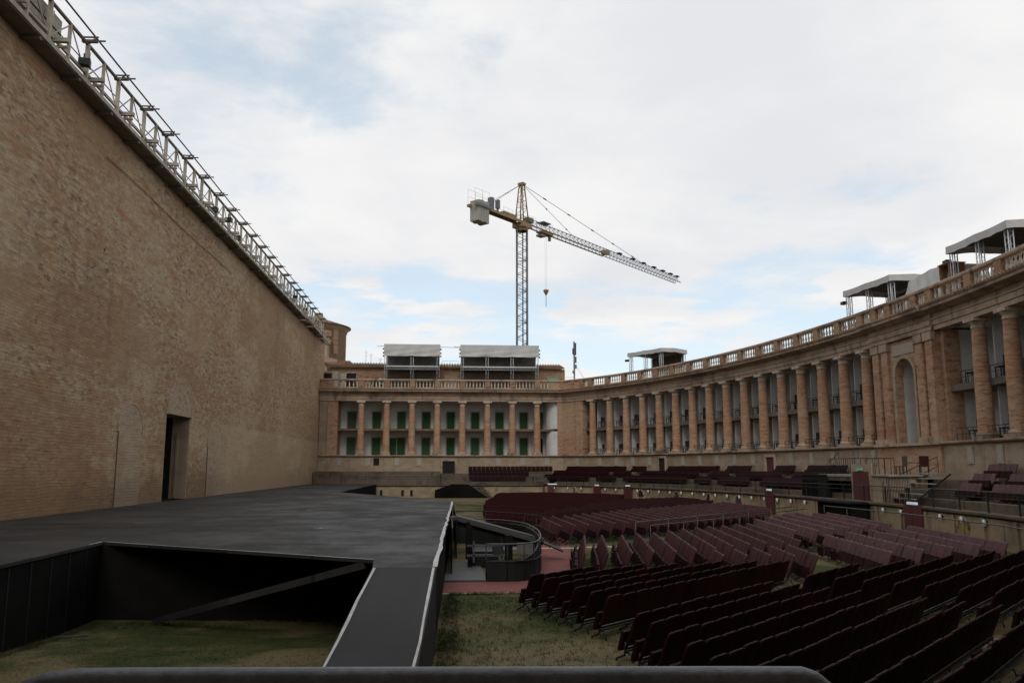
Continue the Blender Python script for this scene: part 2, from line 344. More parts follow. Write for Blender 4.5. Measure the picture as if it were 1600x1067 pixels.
# ------------------------------------------------------------------ mesh helpers
class MB:
    def __init__(s): s.v = []; s.f = []; s.mi = []; s.sm = []; s.cur = 0; s.smooth = False
    def add(s, vs_, fs):
        o = len(s.v); s.v += [tuple(v) for v in vs_]
        for f in fs: s.f.append(tuple(i + o for i in f)); s.mi.append(s.cur); s.sm.append(s.smooth)
        return s
    def box(s, c, d, rz=0.0):
        x, y, z = d[0] / 2, d[1] / 2, d[2] / 2; ca, sa = cos(rz), sin(rz)
        vs_ = []
        for dz in (-z, z):
            for dx, dy in ((-x, -y), (x, -y), (x, y), (-x, y)):
                vs_.append((c[0] + dx * ca - dy * sa, c[1] + dx * sa + dy * ca, c[2] + dz))
        return s.add(vs_, [(0, 3, 2, 1), (4, 5, 6, 7), (0, 1, 5, 4), (1, 2, 6, 5), (2, 3, 7, 6), (3, 0, 4, 7)])
    def bar(s, a, b, w, h=None, up=(0, 0, 1)):
        h = h or w; a = Vector(a); b = Vector(b); d = (b - a).normalized(); u = Vector(up)
        if abs(d.dot(u)) > 0.98: u = Vector((0, 1, 0))
        x = d.cross(u).normalized(); y = x.cross(d).normalized()
        vs_ = [p + x * sx * w / 2 + y * sy * h / 2 for p in (a, b) for sx, sy in ((-1, -1), (1, -1), (1, 1), (-1, 1))]
        return s.add(vs_, [(0, 1, 2, 3), (7, 6, 5, 4), (0, 4, 5, 1), (1, 5, 6, 2), (2, 6, 7, 3), (3, 7, 4, 0)])
    def tube(s, pts, r, seg=6, caps=True):
        pts = [Vector(p) for p in pts]; rings = []; n = len(pts); base = len(s.v)
        vs_ = []; up = Vector((0, 0, 1))
        for i, p in enumerate(pts):
            d = (pts[min(i + 1, n - 1)] - pts[max(i - 1, 0)]).normalized()
            u = up if abs(d.dot(up)) < 0.95 else Vector((0, 1, 0))
            x = d.cross(u).normalized(); y = x.cross(d).normalized()
            rr = r[i] if isinstance(r, (list, tuple)) else r
            vs_ += [p + (x * cos(2 * pi * k / seg) + y * sin(2 * pi * k / seg)) * rr for k in range(seg)]
        fs = []
        for i in range(n - 1):
            for k in range(seg):
                a = i * seg + k; b = i * seg + (k + 1) % seg
                fs.append((a, a + seg, b + seg, b))
        s.smooth = True; s.add(vs_, fs); s.smooth = False
        if caps: 
            o = base
            s.f.append(tuple(o + k for k in range(seg))); s.mi.append(s.cur); s.sm.append(False)
            s.f.append(tuple(o + (n - 1) * seg + k for k in reversed(range(seg)))); s.mi.append(s.cur); s.sm.append(False)
        return s
    def lathe(s, prof, seg=12, c=(0, 0, 0), smooth=True, a0=0.0, a1=2 * pi):
        full = abs(a1 - a0 - 2 * pi) < 1e-6; m_ = seg if full else seg + 1
        vs_ = []
        for r, z in prof:
            for k in range(m_):
                a = a0 + (a1 - a0) * k / seg
                vs_.append((c[0] + r * cos(a), c[1] + r * sin(a), c[2] + z))
        fs = []
        for i in range(len(prof) - 1):
            for k in range(seg):
                a = i * m_ + k; b = i * m_ + (k + 1) % m_
                fs.append((a, b, b + m_, a + m_))
        s.smooth = smooth; s.add(vs_, fs); s.smooth = False
        return s
    def prism(s, poly, z0, z1):
        n = len(poly)
        area = sum(poly[i][0] * poly[(i + 1) % n][1] - poly[(i + 1) % n][0] * poly[i][1] for i in range(n))
        if area < 0: poly = poly[::-1]
        vs_ = [(x, y, z0) for x, y in poly] + [(x, y, z1) for x, y in poly]
        fs = [tuple(reversed(range(n))), tuple(range(n, 2 * n))] + [(i, (i + 1) % n, n + (i + 1) % n, n + i) for i in range(n)]
        return s.add(vs_, fs)
    def mesh(s, name, mats):
        me = bpy.data.meshes.new(name); me.from_pydata(s.v, [], s.f)
        for mt in mats: me.materials.append(MATS[mt])
        me.polygons.foreach_set('material_index', s.mi); me.polygons.foreach_set('use_smooth', s.sm)
        me.update(); return me
    def build(s, name, mats, parent=None, loc=None, rz=0.0, local=False):
        """world-space mesh -> object; when parented the vertices are moved into the parent's space"""
        if isinstance(mats, str): mats = [mats]
        if parent is not None and not local:
            o = root_loc(parent)
            s.v = [(x - o[0], y - o[1], z - o[2]) for x, y, z in s.v]
        ob = bpy.data.objects.new(name, s.mesh(name, mats)); C.objects.link(ob)
        if parent is not None: ob.parent = parent
        if loc is not None: ob.location = loc
        ob.rotation_euler.z = rz
        return ob
def root_loc(o):
    v = Vector((0, 0, 0))
    while o is not None: v += Vector(o.location); o = o.parent
    return v
def place(me, name, parent=None, loc=(0, 0, 0), rz=0.0, label=None):
    o = bpy.data.objects.new(name, me); C.objects.link(o)
    if parent is not None: o.parent = parent
    o.location = loc; o.rotation_euler.z = rz
    if label: o['label'] = label
    return o
def tag(o, label=None, cat=None, group=None, kind=None):
    if label: o['label'] = label
    if cat: o['category'] = cat
    if group: o['group'] = group
    if kind: o['kind'] = kind
    return o
def thing(name, loc, label, cat, group=None, rz=0.0):
    o = bpy.data.objects.new(name, None); C.objects.link(o); o.location = loc; o.rotation_euler.z = rz
    o.empty_display_size = 0.2
    return tag(o, label, cat, group)
ORD = ['front', 'second', 'third', 'fourth', 'fifth', 'sixth', 'seventh', 'eighth', 'ninth', 'tenth', 'eleventh', 'twelfth', 'thirteenth', 'fourteenth', 'fifteenth', 'sixteenth', 'seventeenth', 'eighteenth', 'nineteenth', 'twentieth']
def orde(i):
    if i < 20: return ORD[i]
    tens = {2: 'twenty', 3: 'thirty', 4: 'forty', 5: 'fifty', 6: 'sixty'}; te = {2: 'twentieth', 3: 'thirtieth', 4: 'fortieth', 5: 'fiftieth', 6: 'sixtieth'}
    n = i + 1
    return te[n // 10] if n % 10 == 0 else tens[n // 10] + '-' + (['first'] + ORD[1:9])[n % 10 - 1]

# ------------------------------------------------------------------ plan of the arena
AX, BX, YC = 26.25, 53.0, 46.0
PATH = [(-13.87, 92.0)]
_x = 13.04
PATH += [(-13.87 + (_x + 13.87) * k / 20, 92.0) for k in range(1, 21)]
y = 92.0
while y > -1.4:
    y -= 0.5
    PATH.append((AX * sqrt(1 - ((y - YC) / BX) ** 2), y))
I_C2 = len(PATH) - 1
PATH += [(PATH[I_C2][0] + (-13.87 - PATH[I_C2][0]) * k / 12, PATH[I_C2][1]) for k in range(1, 13)]
SEG_S = [0.0]
for i in range(1, len(PATH)): SEG_S.append(SEG_S[-1] + hypot(PATH[i][0] - PATH[i - 1][0], PATH[i][1] - PATH[i - 1][1]))
def seg_n(i):
    a, b = PATH[i], PATH[i + 1]; L = hypot(b[0] - a[0], b[1] - a[1]); return ((b[1] - a[1]) / L, -(b[0] - a[0]) / L)
VN = []
for i in range(len(PATH)):
    n1 = seg_n(max(i - 1, 0)); n2 = seg_n(min(i, len(PATH) - 2))
    nx, ny = n1[0] + n2[0], n1[1] + n2[1]; L = hypot(nx, ny); nx /= L; ny /= L
    k = 1 / max(0.5, nx * n1[0] + ny * n1[1]); VN.append((nx * k, ny * k))
def at(s, n=0.0):
    """point at arc length s, offset n towards the arena (metres)"""
    import bisect
    i = min(max(bisect.bisect_right(SEG_S, s) - 1, 0), len(PATH) - 2)
    t = (s - SEG_S[i]) / (SEG_S[i + 1] - SEG_S[i])
    x = PATH[i][0] * (1 - t) + PATH[i + 1][0] * t; y = PATH[i][1] * (1 - t) + PATH[i + 1][1] * t
    nx = VN[i][0] * (1 - t) + VN[i + 1][0] * t; ny = VN[i][1] * (1 - t) + VN[i + 1][1] * t
    return (x + nx * n, y + ny * n)
def nang(s):
    """rotation that turns local +Y to the inward normal"""
    a = at(s, 0); b = at(s, 1); return atan2(b[1] - a[1], b[0] - a[0]) - pi / 2
S_CORNER = SEG_S[20]; S_C2 = SEG_S[I_C2]; S_END = S_C2 - 1.0
def sweep(mb, prof, sa, sb, closed=True, caps=True):
    """prof: list of (n, z) or function s -> list, swept along the plan curve"""
    ss = [sa] + [q for q in SEG_S if sa + 1e-4 < q < sb - 1e-4] + [sb]
    rings = []
    for q in ss:
        pr = prof(q) if callable(prof) else prof
        rings.append([(*at(q, n), z) for n, z in pr])
    m_ = len(rings[0]); vs_ = [v for r_ in rings for v in r_]; fs = []
    for i in range(len(rings) - 1):
        for k in range(m_ if closed else m_ - 1):
            a = i * m_ + k; b = i * m_ + (k + 1) % m_
            fs.append((a, b, b + m_, a + m_))
    if caps and closed:
        fs.append(tuple(reversed(range(m_)))); fs.append(tuple(range((len(rings) - 1) * m_, len(rings) * m_)))
    mb.add(vs_, fs); return mb
def rect(n0, n1, z0, z1): return [(n0, z0), (n1, z0), (n1, z1), (n0, z1)]

# ------------------------------------------------------------------ ground
GX0, GX1, GYa, GYb, GD = -7.8, -1.05, 12.0, 20.4, -.30
def gz(y_): t = min(1, max(0, (y_ - GYa) / 7.0)); return GD * t * t * (3 - 2 * t)
g = MB()
for xa, xb, ya_, yb_ in ((-900, GX0, -600, 1500), (GX1, 900, -600, 1500), (GX0, GX1, -600, GYa), (GX0, GX1, GYb, 1500)): g.add([(xa, ya_, 0), (xb, ya_, 0), (xb, yb_, 0), (xa, yb_, 0)], [(0, 1, 2, 3)])
for k in range(12):
    ya_, yb_ = GYa + (GYb - GYa) * k / 12, GYa + (GYb - GYa) * (k + 1) / 12
    g.add([(GX0, ya_, gz(ya_)), (GX1, ya_, gz(ya_)), (GX1, yb_, gz(yb_)), (GX0, yb_, gz(yb_)), (GX0, ya_, 0), (GX0, yb_, 0), (GX1, ya_, 0), (GX1, yb_, 0)], [(0, 1, 2, 3), (4, 0, 3, 5), (1, 6, 7, 2)])
g.add([(GX0, GYb, 0), (GX1, GYb, 0), (GX1, GYb, GD), (GX0, GYb, GD)], [(0, 1, 2, 3)])
g = g.build('ground', 'ground_grass'); tag(g, kind='structure')
cp = MB()
cp.add([(-0.1, 20.62, .006), (2.0, 20.62, .006), (2.0, 22.62, .006), (-0.1, 22.62, .006)], [(0, 1, 2, 3)])
cp.add([(2.0, 21.4, .006), (3.3, 22.2, .006), (4.0, 26.7, .006), (5.15, 34.9, .006), (6.2, 39.5, .006), (5.0, 41, .006), (3.8, 35.0, .006), (2.6, 24.4, .006), (2.0, 22.62, .006)], [tuple(range(9))])
cp = cp.build('red_path', 'carpet'); tag(cp, kind='structure')
e = MB().box((0.95, 20.57, .012), (2.1, .07, .024)).box((4.1, 31.6, .014), (1.9, .30, .02)).box((7.0, 32.1, .014), (3.9, .3, .02), .12).build('path_edging', 'yellow_edge'); tag(e, kind='structure')
pf = MB().box((0.52, 24.8, 0.03), (1.15, 4.3, 0.05)).build('pit_floor', 'panel_gray'); tag(pf, kind='structure')

# ------------------------------------------------------------------ the tall brick wall on the left
WX, WT = -13.9, 16.85
wall = thing('brick_wall', (WX, 46, 0), 'towering weathered brick wall along the left edge of the stage', 'wall')
DY0, DY1, DZ = 42.45, 46.35, 5.66
w = MB()
T = 2.6
w.box((WX - T / 2, (-6 + DY0) / 2, WT / 2), (T, DY0 + 6, WT))
w.box((WX - T / 2, (DY1 + 94.4) / 2, WT / 2), (T, 94.4 - DY1, WT))
w.box((WX - T / 2, (DY0 + DY1) / 2, (DZ + WT) / 2), (T, DY1 - DY0, WT - DZ))
w.build('masonry', 'wall_brick', wall)
rv = MB().box((WX - T - .3, (DY0 + DY1) / 2, DZ / 2), (.5, DY1 - DY0 + 1.5, DZ + 1.5))
rv.build('doorway_back', 'dark_void', wall)
jb = MB().box((WX - .46, DY1 - .06, (DZ + 1.37) / 2), (.88, .1, DZ - 1.37)).box((WX - .60, DY1 - .15, 3.1), (.10, .08, 3.4))
MB().box((WX - 1.75, DY1 - .06, (DZ + 1.37) / 2), (1.66, .1, DZ - 1.37)).build('doorway_shade', 'dark_void', wall)  # dark box on the jamb paints the shade of the deep passage
jb.build('doorway_jamb', 'niche_plaster', wall)
def arch_panel(y0, y1, z0, z1, th, mat, name, rim=0.0):
    mat = 'niche_brick'
    r = (y1 - y0) / 2; yc = (y0 + y1) / 2; zs = z1 - r * 0.9
    pts = [(y0, z0)] + [(yc - r * cos(pi * k / 14), zs + r * 0.9 * sin(pi * k / 14)) for k in range(15)] + [(y1, z0)]
    mb = MB(); n = len(pts)
    vs_ = [(WX, a, b) for a, b in pts] + [(WX + th, a, b) for a, b in pts]
    mb.add(vs_, [tuple(range(n, 2 * n)), tuple(reversed(range(n)))] + [(i, (i + 1) % n, n + (i + 1) % n, n + i) for i in range(n)])
    o = mb.build(name, mat, wall)
    if rim:
        r2 = MB()
        for k in range(14):
            a0, a1 = pi * k / 14, pi * (k + 1) / 14
            def q(a, rr, x): return (x, yc - rr * cos(a), zs + rr * 0.9 * sin(a))
            ra, rb = r + .01, r + rim
            V = [q(a0, ra, WX), q(a1, ra, WX), q(a1, rb, WX), q(a0, rb, WX), q(a0, ra, WX + th * 1.4), q(a1, ra, WX + th * 1.4), q(a1, rb, WX + th * 1.4), q(a0, rb, WX + th * 1.4)]
            r2.add(V, [(0, 1, 2, 3), (7, 6, 5, 4), (0, 4, 5, 1), (1, 5, 6, 2), (2, 6, 7, 3), (3, 7, 4, 0)])
        r2.build('arch_rim', 'niche_brick', wall)
arch_panel(36.5, 39.2, 1.36, 5.75, .03, 'niche_plaster', 'blind_arch', .2)
arch_panel(49.9, 52.9, 1.36, 5.55, .03, 'niche_plaster', 'blind_arch', .22)
arch_panel(42.5, 46.3, DZ + .02, 7.35, .03, 'niche_plaster', 'door_tympanum', .22)
MB().box((WX + .02, 36.45, 3.0), (.03, .045, 3.2)).box((WX + .02, 49.85, 3.1), (.03, .05, 3.4)).build('crack_line', 'gantry_dark', wall)  # thin dark strips stand for crack lines beside the blind arches
cb = MB(); cb.tube([(WX + .05, 33.2 + k * 2.2, 15.45 - .02 * k + .05 * sin(k)) for k in range(10)], .018, 5).build('cable', 'niche_brick', wall)
MB().box((WX - .6, 44, WT + .06), (1.6, 99, .12)).build('coping', 'tier_stone', wall)

# lighting gantry on top of the wall
gan = thing('lighting_gantry', (-13.4, 46, WT), 'long steel lighting gantry with railings running along the top of the tall brick wall', 'gantry')
GY0, GY1 = 6.0, 91.5
XO = -13.28
MB().bar((XO, GY0, 16.93), (XO, GY1, 16.93), .10, .17).build('lower_beam', 'gantry_steel', gan)
MB().bar((XO - .12, GY0, 17.34), (XO - .12, GY1, 17.34), .09, .10).build('inner_beam', 'gantry_steel', gan)
MB().bar((XO - .10, GY0, 18.45), (XO - .10, GY1, 18.45), .09, .09).build('top_rail', 'gantry_dark', gan)
MB().tube([(XO + .16, GY0 + k * 4.275, 18.74 + .02 * sin(k * 1.7)) for k in range(21)], .035, 6).build('lamp_pipe', 'gantry_pipe', gan)
MB().tube([(XO - .25, GY0, 17.85), (XO - .25, GY1, 17.85)], .022, 5).build('guard_wire', 'gantry_pipe', gan)
mj = MB().box((0, 0, .76), (.13, .13, 1.52)).bar((0, 0, .25), (-.15, .55, 1.45), .05).bar((0, 0, 1.5), (.26, 0, 1.78), .05).mesh('post', ['gantry_steel'])
mn = MB().box((0, 0, .76), (.1, .1, 1.52)).mesh('post', ['gantry_steel'])
bracket = MB().box((.05, 0, .10), (.62, .16, .14)).box((-.05, .3, .02), (.5, .08, .08)).mesh('bracket', ['gantry_steel'])
arm = MB().box((.14, -.12, .1), (.6, .05, .05)).box((.22, .16, .1), (.7, .05, .05)).box((.08, 0, 0), (.55, .14, .09)).mesh('arm', ['gantry_dark'])
dg = MB().bar((0, 0, 0.3), (0, 1.4, 1.45), .04).bar((0, 2.8, 0.3), (0, 1.5, 1.45), .035).mesh('diagonal', ['gantry_steel'])
deck = MB().box((-.30, 0, 0), (.60, 2.86, .05)).box((-.16, 0, .52), (.05, 2.7, .04)).mesh('deck_panel', ['gantry_deck'])
beamb = MB().box((-.28, 0, -.06), (.62, .14, .12)).mesh('cross_beam', ['gantry_dark'])
k = 0; yy = GY0 + .5
while yy < GY1 - 1:
    rr = random.uniform(-.08, .08)
    place(mj if k % 2 == 0 else mn, 'post', gan, Vector((XO - .10, yy, 16.95)) - gan.location)
    if k % 2 == 0:
        place(bracket, 'bracket', gan, Vector((XO + .02, yy + .5 + rr, 17.18)) - gan.location)
        place(arm, 'arm', gan, Vector((XO - .1, yy + rr, 18.55)) - gan.location, random.uniform(-.05, .05))
        place(deck, 'deck_panel', gan, Vector((XO, yy + .7, 16.83)) - gan.location)
        place(beamb, 'cross_beam', gan, Vector((XO, yy - .7, 16.80)) - gan.location)
        place(dg, 'diagonal', gan, Vector((XO - .10, yy + .05, 16.95)) - gan.location)
    k += 1; yy += 1.45
# clutter: floodlights clamped to the gantry
lampm = MB().box((0, 0, 0), (.34, .30, .24)).box((.2, 0, -.02), (.05, .36, .30)).bar((0, 0, .1), (0, 0, .34), .05).mesh('stage_floodlight', ['iron'])
for q, yl in enumerate((29.2, 46.9, 49.3, 52.4, 71.5, 77.8, 83.5)):
    o = place(lampm, 'stage_floodlight', None, (XO + .02 - .22 * (q % 2), yl, 17.5 + .12 * (q % 3)), random.uniform(-.4, .4))
    tag(o, '%s dark floodlight clamped to the wall-top gantry, counted from the near end' % ['first', 'second', 'third', 'fourth', 'fifth', 'sixth', 'seventh'][q], 'floodlight', 'floodlights on the gantry')
ub = MB().box((-13.75, 26.3, 18.0), (.4, 3.4, .75)).build('cabinet', 'gantry_steel', gan)
ug = MB()
for yb in (75.5, 79, 86.5, 89.5): ug.box((XO + .1, yb, 16.75), (.9, .12, .12)).box((XO + .5, yb, 16.5), (.1, .1, .6)).box((XO + .1, yb, 16.3), (.9, .1, .1))
ug.box((XO + .5, 88, 16.28), (.12, 4.6, .1)).box((XO + .5, 77.2, 16.5), (.12, 4.2, .1))
ug.build('hanging_frame', 'gantry_steel', gan)

# ------------------------------------------------------------------ stage
ZS = 1.36
stage = thing('stage', (-6, 45, 0), 'wide black floored open air stage in front of the tall brick wall', 'stage')
SP = [(-13.88, -4), (-7.3, -4), (-7.62, 19.6), (-1.28, 15.45), (-1.2, 14.25), (-.14, 14.25), (.37, 41.6), (-4.05, 51.1), (-7.25, 57.9), (-7.0, 85.9), (-13.88, 85.9)]
MB().prism(SP, ZS - .06, ZS).build('stage_deck', 'stage_floor', stage)
SK = list(SP); SK[3] = (-1.25, 18.7); SK[2] = (-7.62, 19.55)
MB().prism([(x + (.05 if x < -13 else -.03), yv) for x, yv in SK], GD - .05, ZS - .062).build('stage_skirt', 'black_board', stage)
rp = MB(); rl, rr_ = (-1.2, -1.02), (-.14, -.30)
def rz_(y): return ZS - (14.25 - y) * 0.168 if y < 14.25 else ZS
ya, yb = 14.24, 6.5
V = [(-1.2, ya, ZS - .001), (-.14, ya, ZS - .001), (-.46, yb, rz_(yb)), (-1.64, yb, rz_(yb))]
V2 = [(a, b, GD - .04) for a, b, c in V]
rp.add(V + V2, [(3, 2, 1, 0), (0, 1, 5, 4), (1, 2, 6, 5), (2, 3, 7, 6), (3, 0, 4, 7), (4, 5, 6, 7)])
rp.build('ramp', 'ramp_floor', stage)
# strips of pale tape and metal along the edges
def strip(pts, wd, name='edge_tape'):
    mb = MB(); L_ = []
    random.seed(len(pts) + int(wd * 1000))
    for i in range(len(pts) - 1):
        a, b = Vector(pts[i]), Vector(pts[i + 1]); n_ = max(1, int((b - a).length / .8))
        for k in range(n_): L_.append(a.lerp(b, k / n_))
    L_.append(Vector(pts[-1]))
    vs_ = []
    for i, p in enumerate(L_):
        d = (L_[min(i + 1, len(L_) - 1)] - L_[max(i - 1, 0)]); d = Vector((d.x, d.y, 0)).normalized(); x = Vector((d.y, -d.x, 0))
        w_ = wd * random.uniform(.7, 1.25); o_ = random.uniform(-.3, .3) * wd
        vs_ += [p + x * (o_ - w_ / 2) + Vector((0, 0, .006)), p + x * (o_ + w_ / 2) + Vector((0, 0, .006))]
    mb.add(vs_, [(2 * i, 2 * i + 1, 2 * i + 3, 2 * i + 2) for i in range(len(L_) - 1)])
    mb.build(name, 'tape', stage)
strip([(.33, 41.5, ZS), (-.17, 14.3, ZS)], .08)
strip([(-.19, 14.2, ZS), (-.47, 7.0, rz_(7.0))], .045)
strip([(-1.17, 14.2, ZS), (-1.59, 7.0, rz_(7.0))], .04)
strip([(-7.60, 19.63, ZS), (-1.3, 15.5, ZS)], .035)
strip([(-7.66, 19.6, ZS), (-7.645, 18.9, ZS)], .04)
tmk = MB()
for (x_, y_, a_, l_) in ((-6.1, 32.6, .2, .9), (-5.3, 33.4, 1.3, .5), (-5.0, 34.0, .1, .5), (-9.0, 26.0, .3, .5), (-3.4, 23.5, 1.5, .35), (-3.4, 23.5, .0, .35), (-8.7, 40, 1.4, .6), (-2.5, 30, .5, .4)):
    ca_, sa_ = cos(a_) * l_ / 2, sin(a_) * l_ / 2
    tmk.add([(x_ - ca_ - sa_ * .08, y_ - sa_ + ca_ * .08, ZS + .005), (x_ + ca_ - sa_ * .08, y_ + sa_ + ca_ * .08, ZS + .005), (x_ + ca_ + sa_ * .08, y_ + sa_ - ca_ * .08, ZS + .005), (x_ - ca_ + sa_ * .08, y_ - sa_ - ca_ * .08, ZS + .005)], [(3, 2, 1, 0)])
tmk.build('tape_mark', 'tape', stage)
MB().box((.385, 35, .66), (.02, 13, 1.3)).box((.20, 27, .66), (.02, 6, 1.3)).build('side_boards', 'black_paint', stage)
MB().bar((-1.45, 15.6, 1.26), (-6.15, 18.75, -.22), .05, .13).build('slanting_batten', 'stage_floor', stage)
fr = MB()
for k in range(16):
    yq = 6.5 + k * .82
    fr.box((-7.33 - (yq + 4) * .01356 - .006, yq, .46), (.03, .05, 1.6))
fr.build('skirt_batten', 'black_paint', stage)
MB().box((-7.3, 17.2, gz(17.2) + .03), (.30, .07, .04), .3).box((-7.05, 17.4, gz(17.4) + .025), (.25, .05, .03), .5).build('wood_offcuts', 'panel_gray', None, None)
tag(bpy.data.objects['wood_offcuts'], 'small pale wooden offcuts lying on the grass by the black stage skirt', 'offcut')

# ------------------------------------------------------------------ podium, loggia, columns (two buildings sharing one design)
COLS_FAR = [-9.37 + 2.775 * k for k in range(8)]
S_FAR = [x + 13.87 for x in COLS_FAR]
S_ARC = [31.358 + 2.6513 * k + .00474 * k * k for k in range(16)]
PAV0, PAV1 = 73.65, 80.05
S_ARC2 = [83.6 + 2.66 * k for k in range(9)]
Z0, Z1 = 4.35, 10.25
far = thing('arcade_building', (0, 92, 0), 'straight two storey colonnade with green doors at the far end of the arena', 'building')
arc = thing('colonnade_building', (26, 46, 0), 'long curved two storey brick colonnade sweeping round the right side of the arena', 'building')
ZE = 14
def wing(b, sa, sb, nm):
    m0 = MB(); sweep(m0, [(.30, 1.0), (.30, 4.2), (-2.75, 4.2), (-2.75, 1.0)], sa, sb); m0.build('podium', 'podium_plaster', b)
    m0 = MB(); sweep(m0, [(.46, 4.203), (.52, 4.27), (.52, 4.35), (-2.75, 4.35), (-2.75, 4.203)], sa, sb); m0.build('floor_slab', 'stone', b)
    m0 = MB(); sweep(m0, rect(-2.4, -2.75, 4.353, 10.5), sa, sb); m0.build('back_wall', 'white_plaster', b)
    m0 = MB()
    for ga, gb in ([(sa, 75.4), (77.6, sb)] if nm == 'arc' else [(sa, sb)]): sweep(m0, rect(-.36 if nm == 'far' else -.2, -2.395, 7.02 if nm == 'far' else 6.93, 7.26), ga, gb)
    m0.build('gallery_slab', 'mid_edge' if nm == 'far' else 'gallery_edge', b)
    m0 = MB(); sweep(m0, rect(-.40, -2.39, 10.35, 10.49), sa, sb); m0.build('ceiling', 'white_plaster', b)
    m0 = MB()
    sweep(m0, [(.34, 10.25), (.34, 10.50), (.40, 10.50), (.40, 10.78), (.46, 10.80), (.46, 10.86), (.34, 10.90), (-.395, 10.90), (-.395, 10.25)], sa, sb)
    m0.build('architrave', 'stone', b)
    m0 = MB()
    sweep(m0, [(.34, 10.903), (.34, 11.13), (.50, 11.16), (.58, 11.24), (.98, 11.27), (1.0, 11.40), (1.08, 11.46), (1.10, 11.53), (.3, 11.60), (-2.75, 11.60), (-2.75, 10.903)], sa, sb)
    m0.build('cornice', 'stone', b)
    # row of tiles on the cornice
    m0 = MB(); q = sa + .1
    while q < sb - .1:
        p0 = at(q, 1.13); p1 = at(q, .38); m0.tube([(*p0, 11.545), (*p1, 11.62)], .055, 5); q += .30
    m0.build('cornice_tiles', 'tile', b)
    m0 = MB(); sweep(m0, rect(.34, -.02, 11.603, 11.78), sa, sb); m0.build('balustrade_base', 'stone', b)
    m0 = MB(); sweep(m0, [(.40, 12.50), (.42, 12.56), (.42, 12.64), (.36, 12.68), (-.04, 12.68), (-.10, 12.64), (-.10, 12.56), (-.08, 12.50)], sa, sb); m0.build('balustrade_rail', 'stone', b)
wing(far, 0.0, S_CORNER - .001, 'far'); wing(arc, S_CORNER + .001, S_C2 - .001, 'arc')
near_b = thing('arcade_building', (0, -1.5, 0), 'straight two storey colonnade closing the near end behind the viewing terrace', 'building')
wing(near_b, S_C2 + .001, SEG_S[-1], 'near')

col_me = MB(); col_me.lathe([(.40, 0), (.385, .6), (.375, 2.0), (.345, 3.8), (.305, 5.16)], 20)
col_me = col_me.mesh('column', ['column_brick'])
base_me = MB().box((0, 0, .08), (.98, .98, .16)); base_me.lathe([(.0, .16), (.49, .16), (.50, .20), (.49, .26), (.44, .30), (.42, .34), (.0, .34)], 20); base_me = base_me.mesh('column_base', ['stone'])
cap_me = MB(); cap_me.lathe([(.0, -.52), (.335, -.52), (.345, -.48), (.325, -.45), (.31, -.30), (.33, -.28), (.44, -.17), (.0, -.17)], 20); cap_me.box((0, 0, -.085), (.94, .94, .165)); cap_me = cap_me.mesh('capital', ['capital_stone'])
def column(b, s_):
    x, y_ = at(s_, 0); o = place(col_me, 'column', b, Vector((x, y_, Z0 + .33)) - b.location, nang(s_))
    place(base_me, 'column_base', o, (0, 0, -.327)); place(cap_me, 'capital', o, (0, 0, 5.567))
for s_ in S_FAR: column(far, s_)
for s_ in S_ARC + S_ARC2: column(arc, s_)
for k in range(9): column(near_b, S_C2 + 2.4 + 2.775 * k)
# box partitions behind each column
part_me = MB().box((0, -1.55, 0), (.10, 1.68, 2.56)).mesh('partition', ['white_plaster'])
part_me2 = MB().box((0, -1.55, 0), (.10, 1.68, 3.06)).mesh('partition', ['white_plaster'])
for b, L_ in ((far, S_FAR), (arc, S_ARC + S_ARC2)):
    for s_ in L_:
        x, y_ = at(s_, 0)
        place(part_me, 'partition', b, Vector((x, y_, 4.36 + 1.283)) - b.location, nang(s_))
        place(part_me2, 'partition', b, Vector((x, y_, 7.27 + 1.535)) - b.location, nang(s_))
# piers
def pier(b, sa, sb, n0, n1, z0, z1, mat='facade_brick', name='pier'):
    m0 = MB(); sweep(m0, rect(n0, n1, z0, z1), sa, sb); return m0.build(name, mat, b)
pier(far, 1.36, 1.98, .25, -2.39, 4.36, 10.245)
pier(far, 0.02, 1.35, .22, -2.39, 4.36, 10.245, 'niche_plaster')
pier(far, .9, 1.35, .33, .252, 4.36, 9.9, 'facade_brick', 'pilaster')
pier(far, 26.25, S_CORNER - .01, .25, -2.39, 4.36, 10.245)
pier(arc, S_CORNER + .01, 30.05, .25, -2.39, 4.36, 10.245)
# curved white end of the last far box
m0 = MB()
for z_a, z_b in ((4.36, 7.01), (7.27, 10.34)): m0.lathe([(1.55, z_a), (1.55, z_b)], 14, (12.75, 93.55, 0), a0=pi * .72, a1=pi * 1.42)
m0.build('curved_wall', 'white_plaster', far)
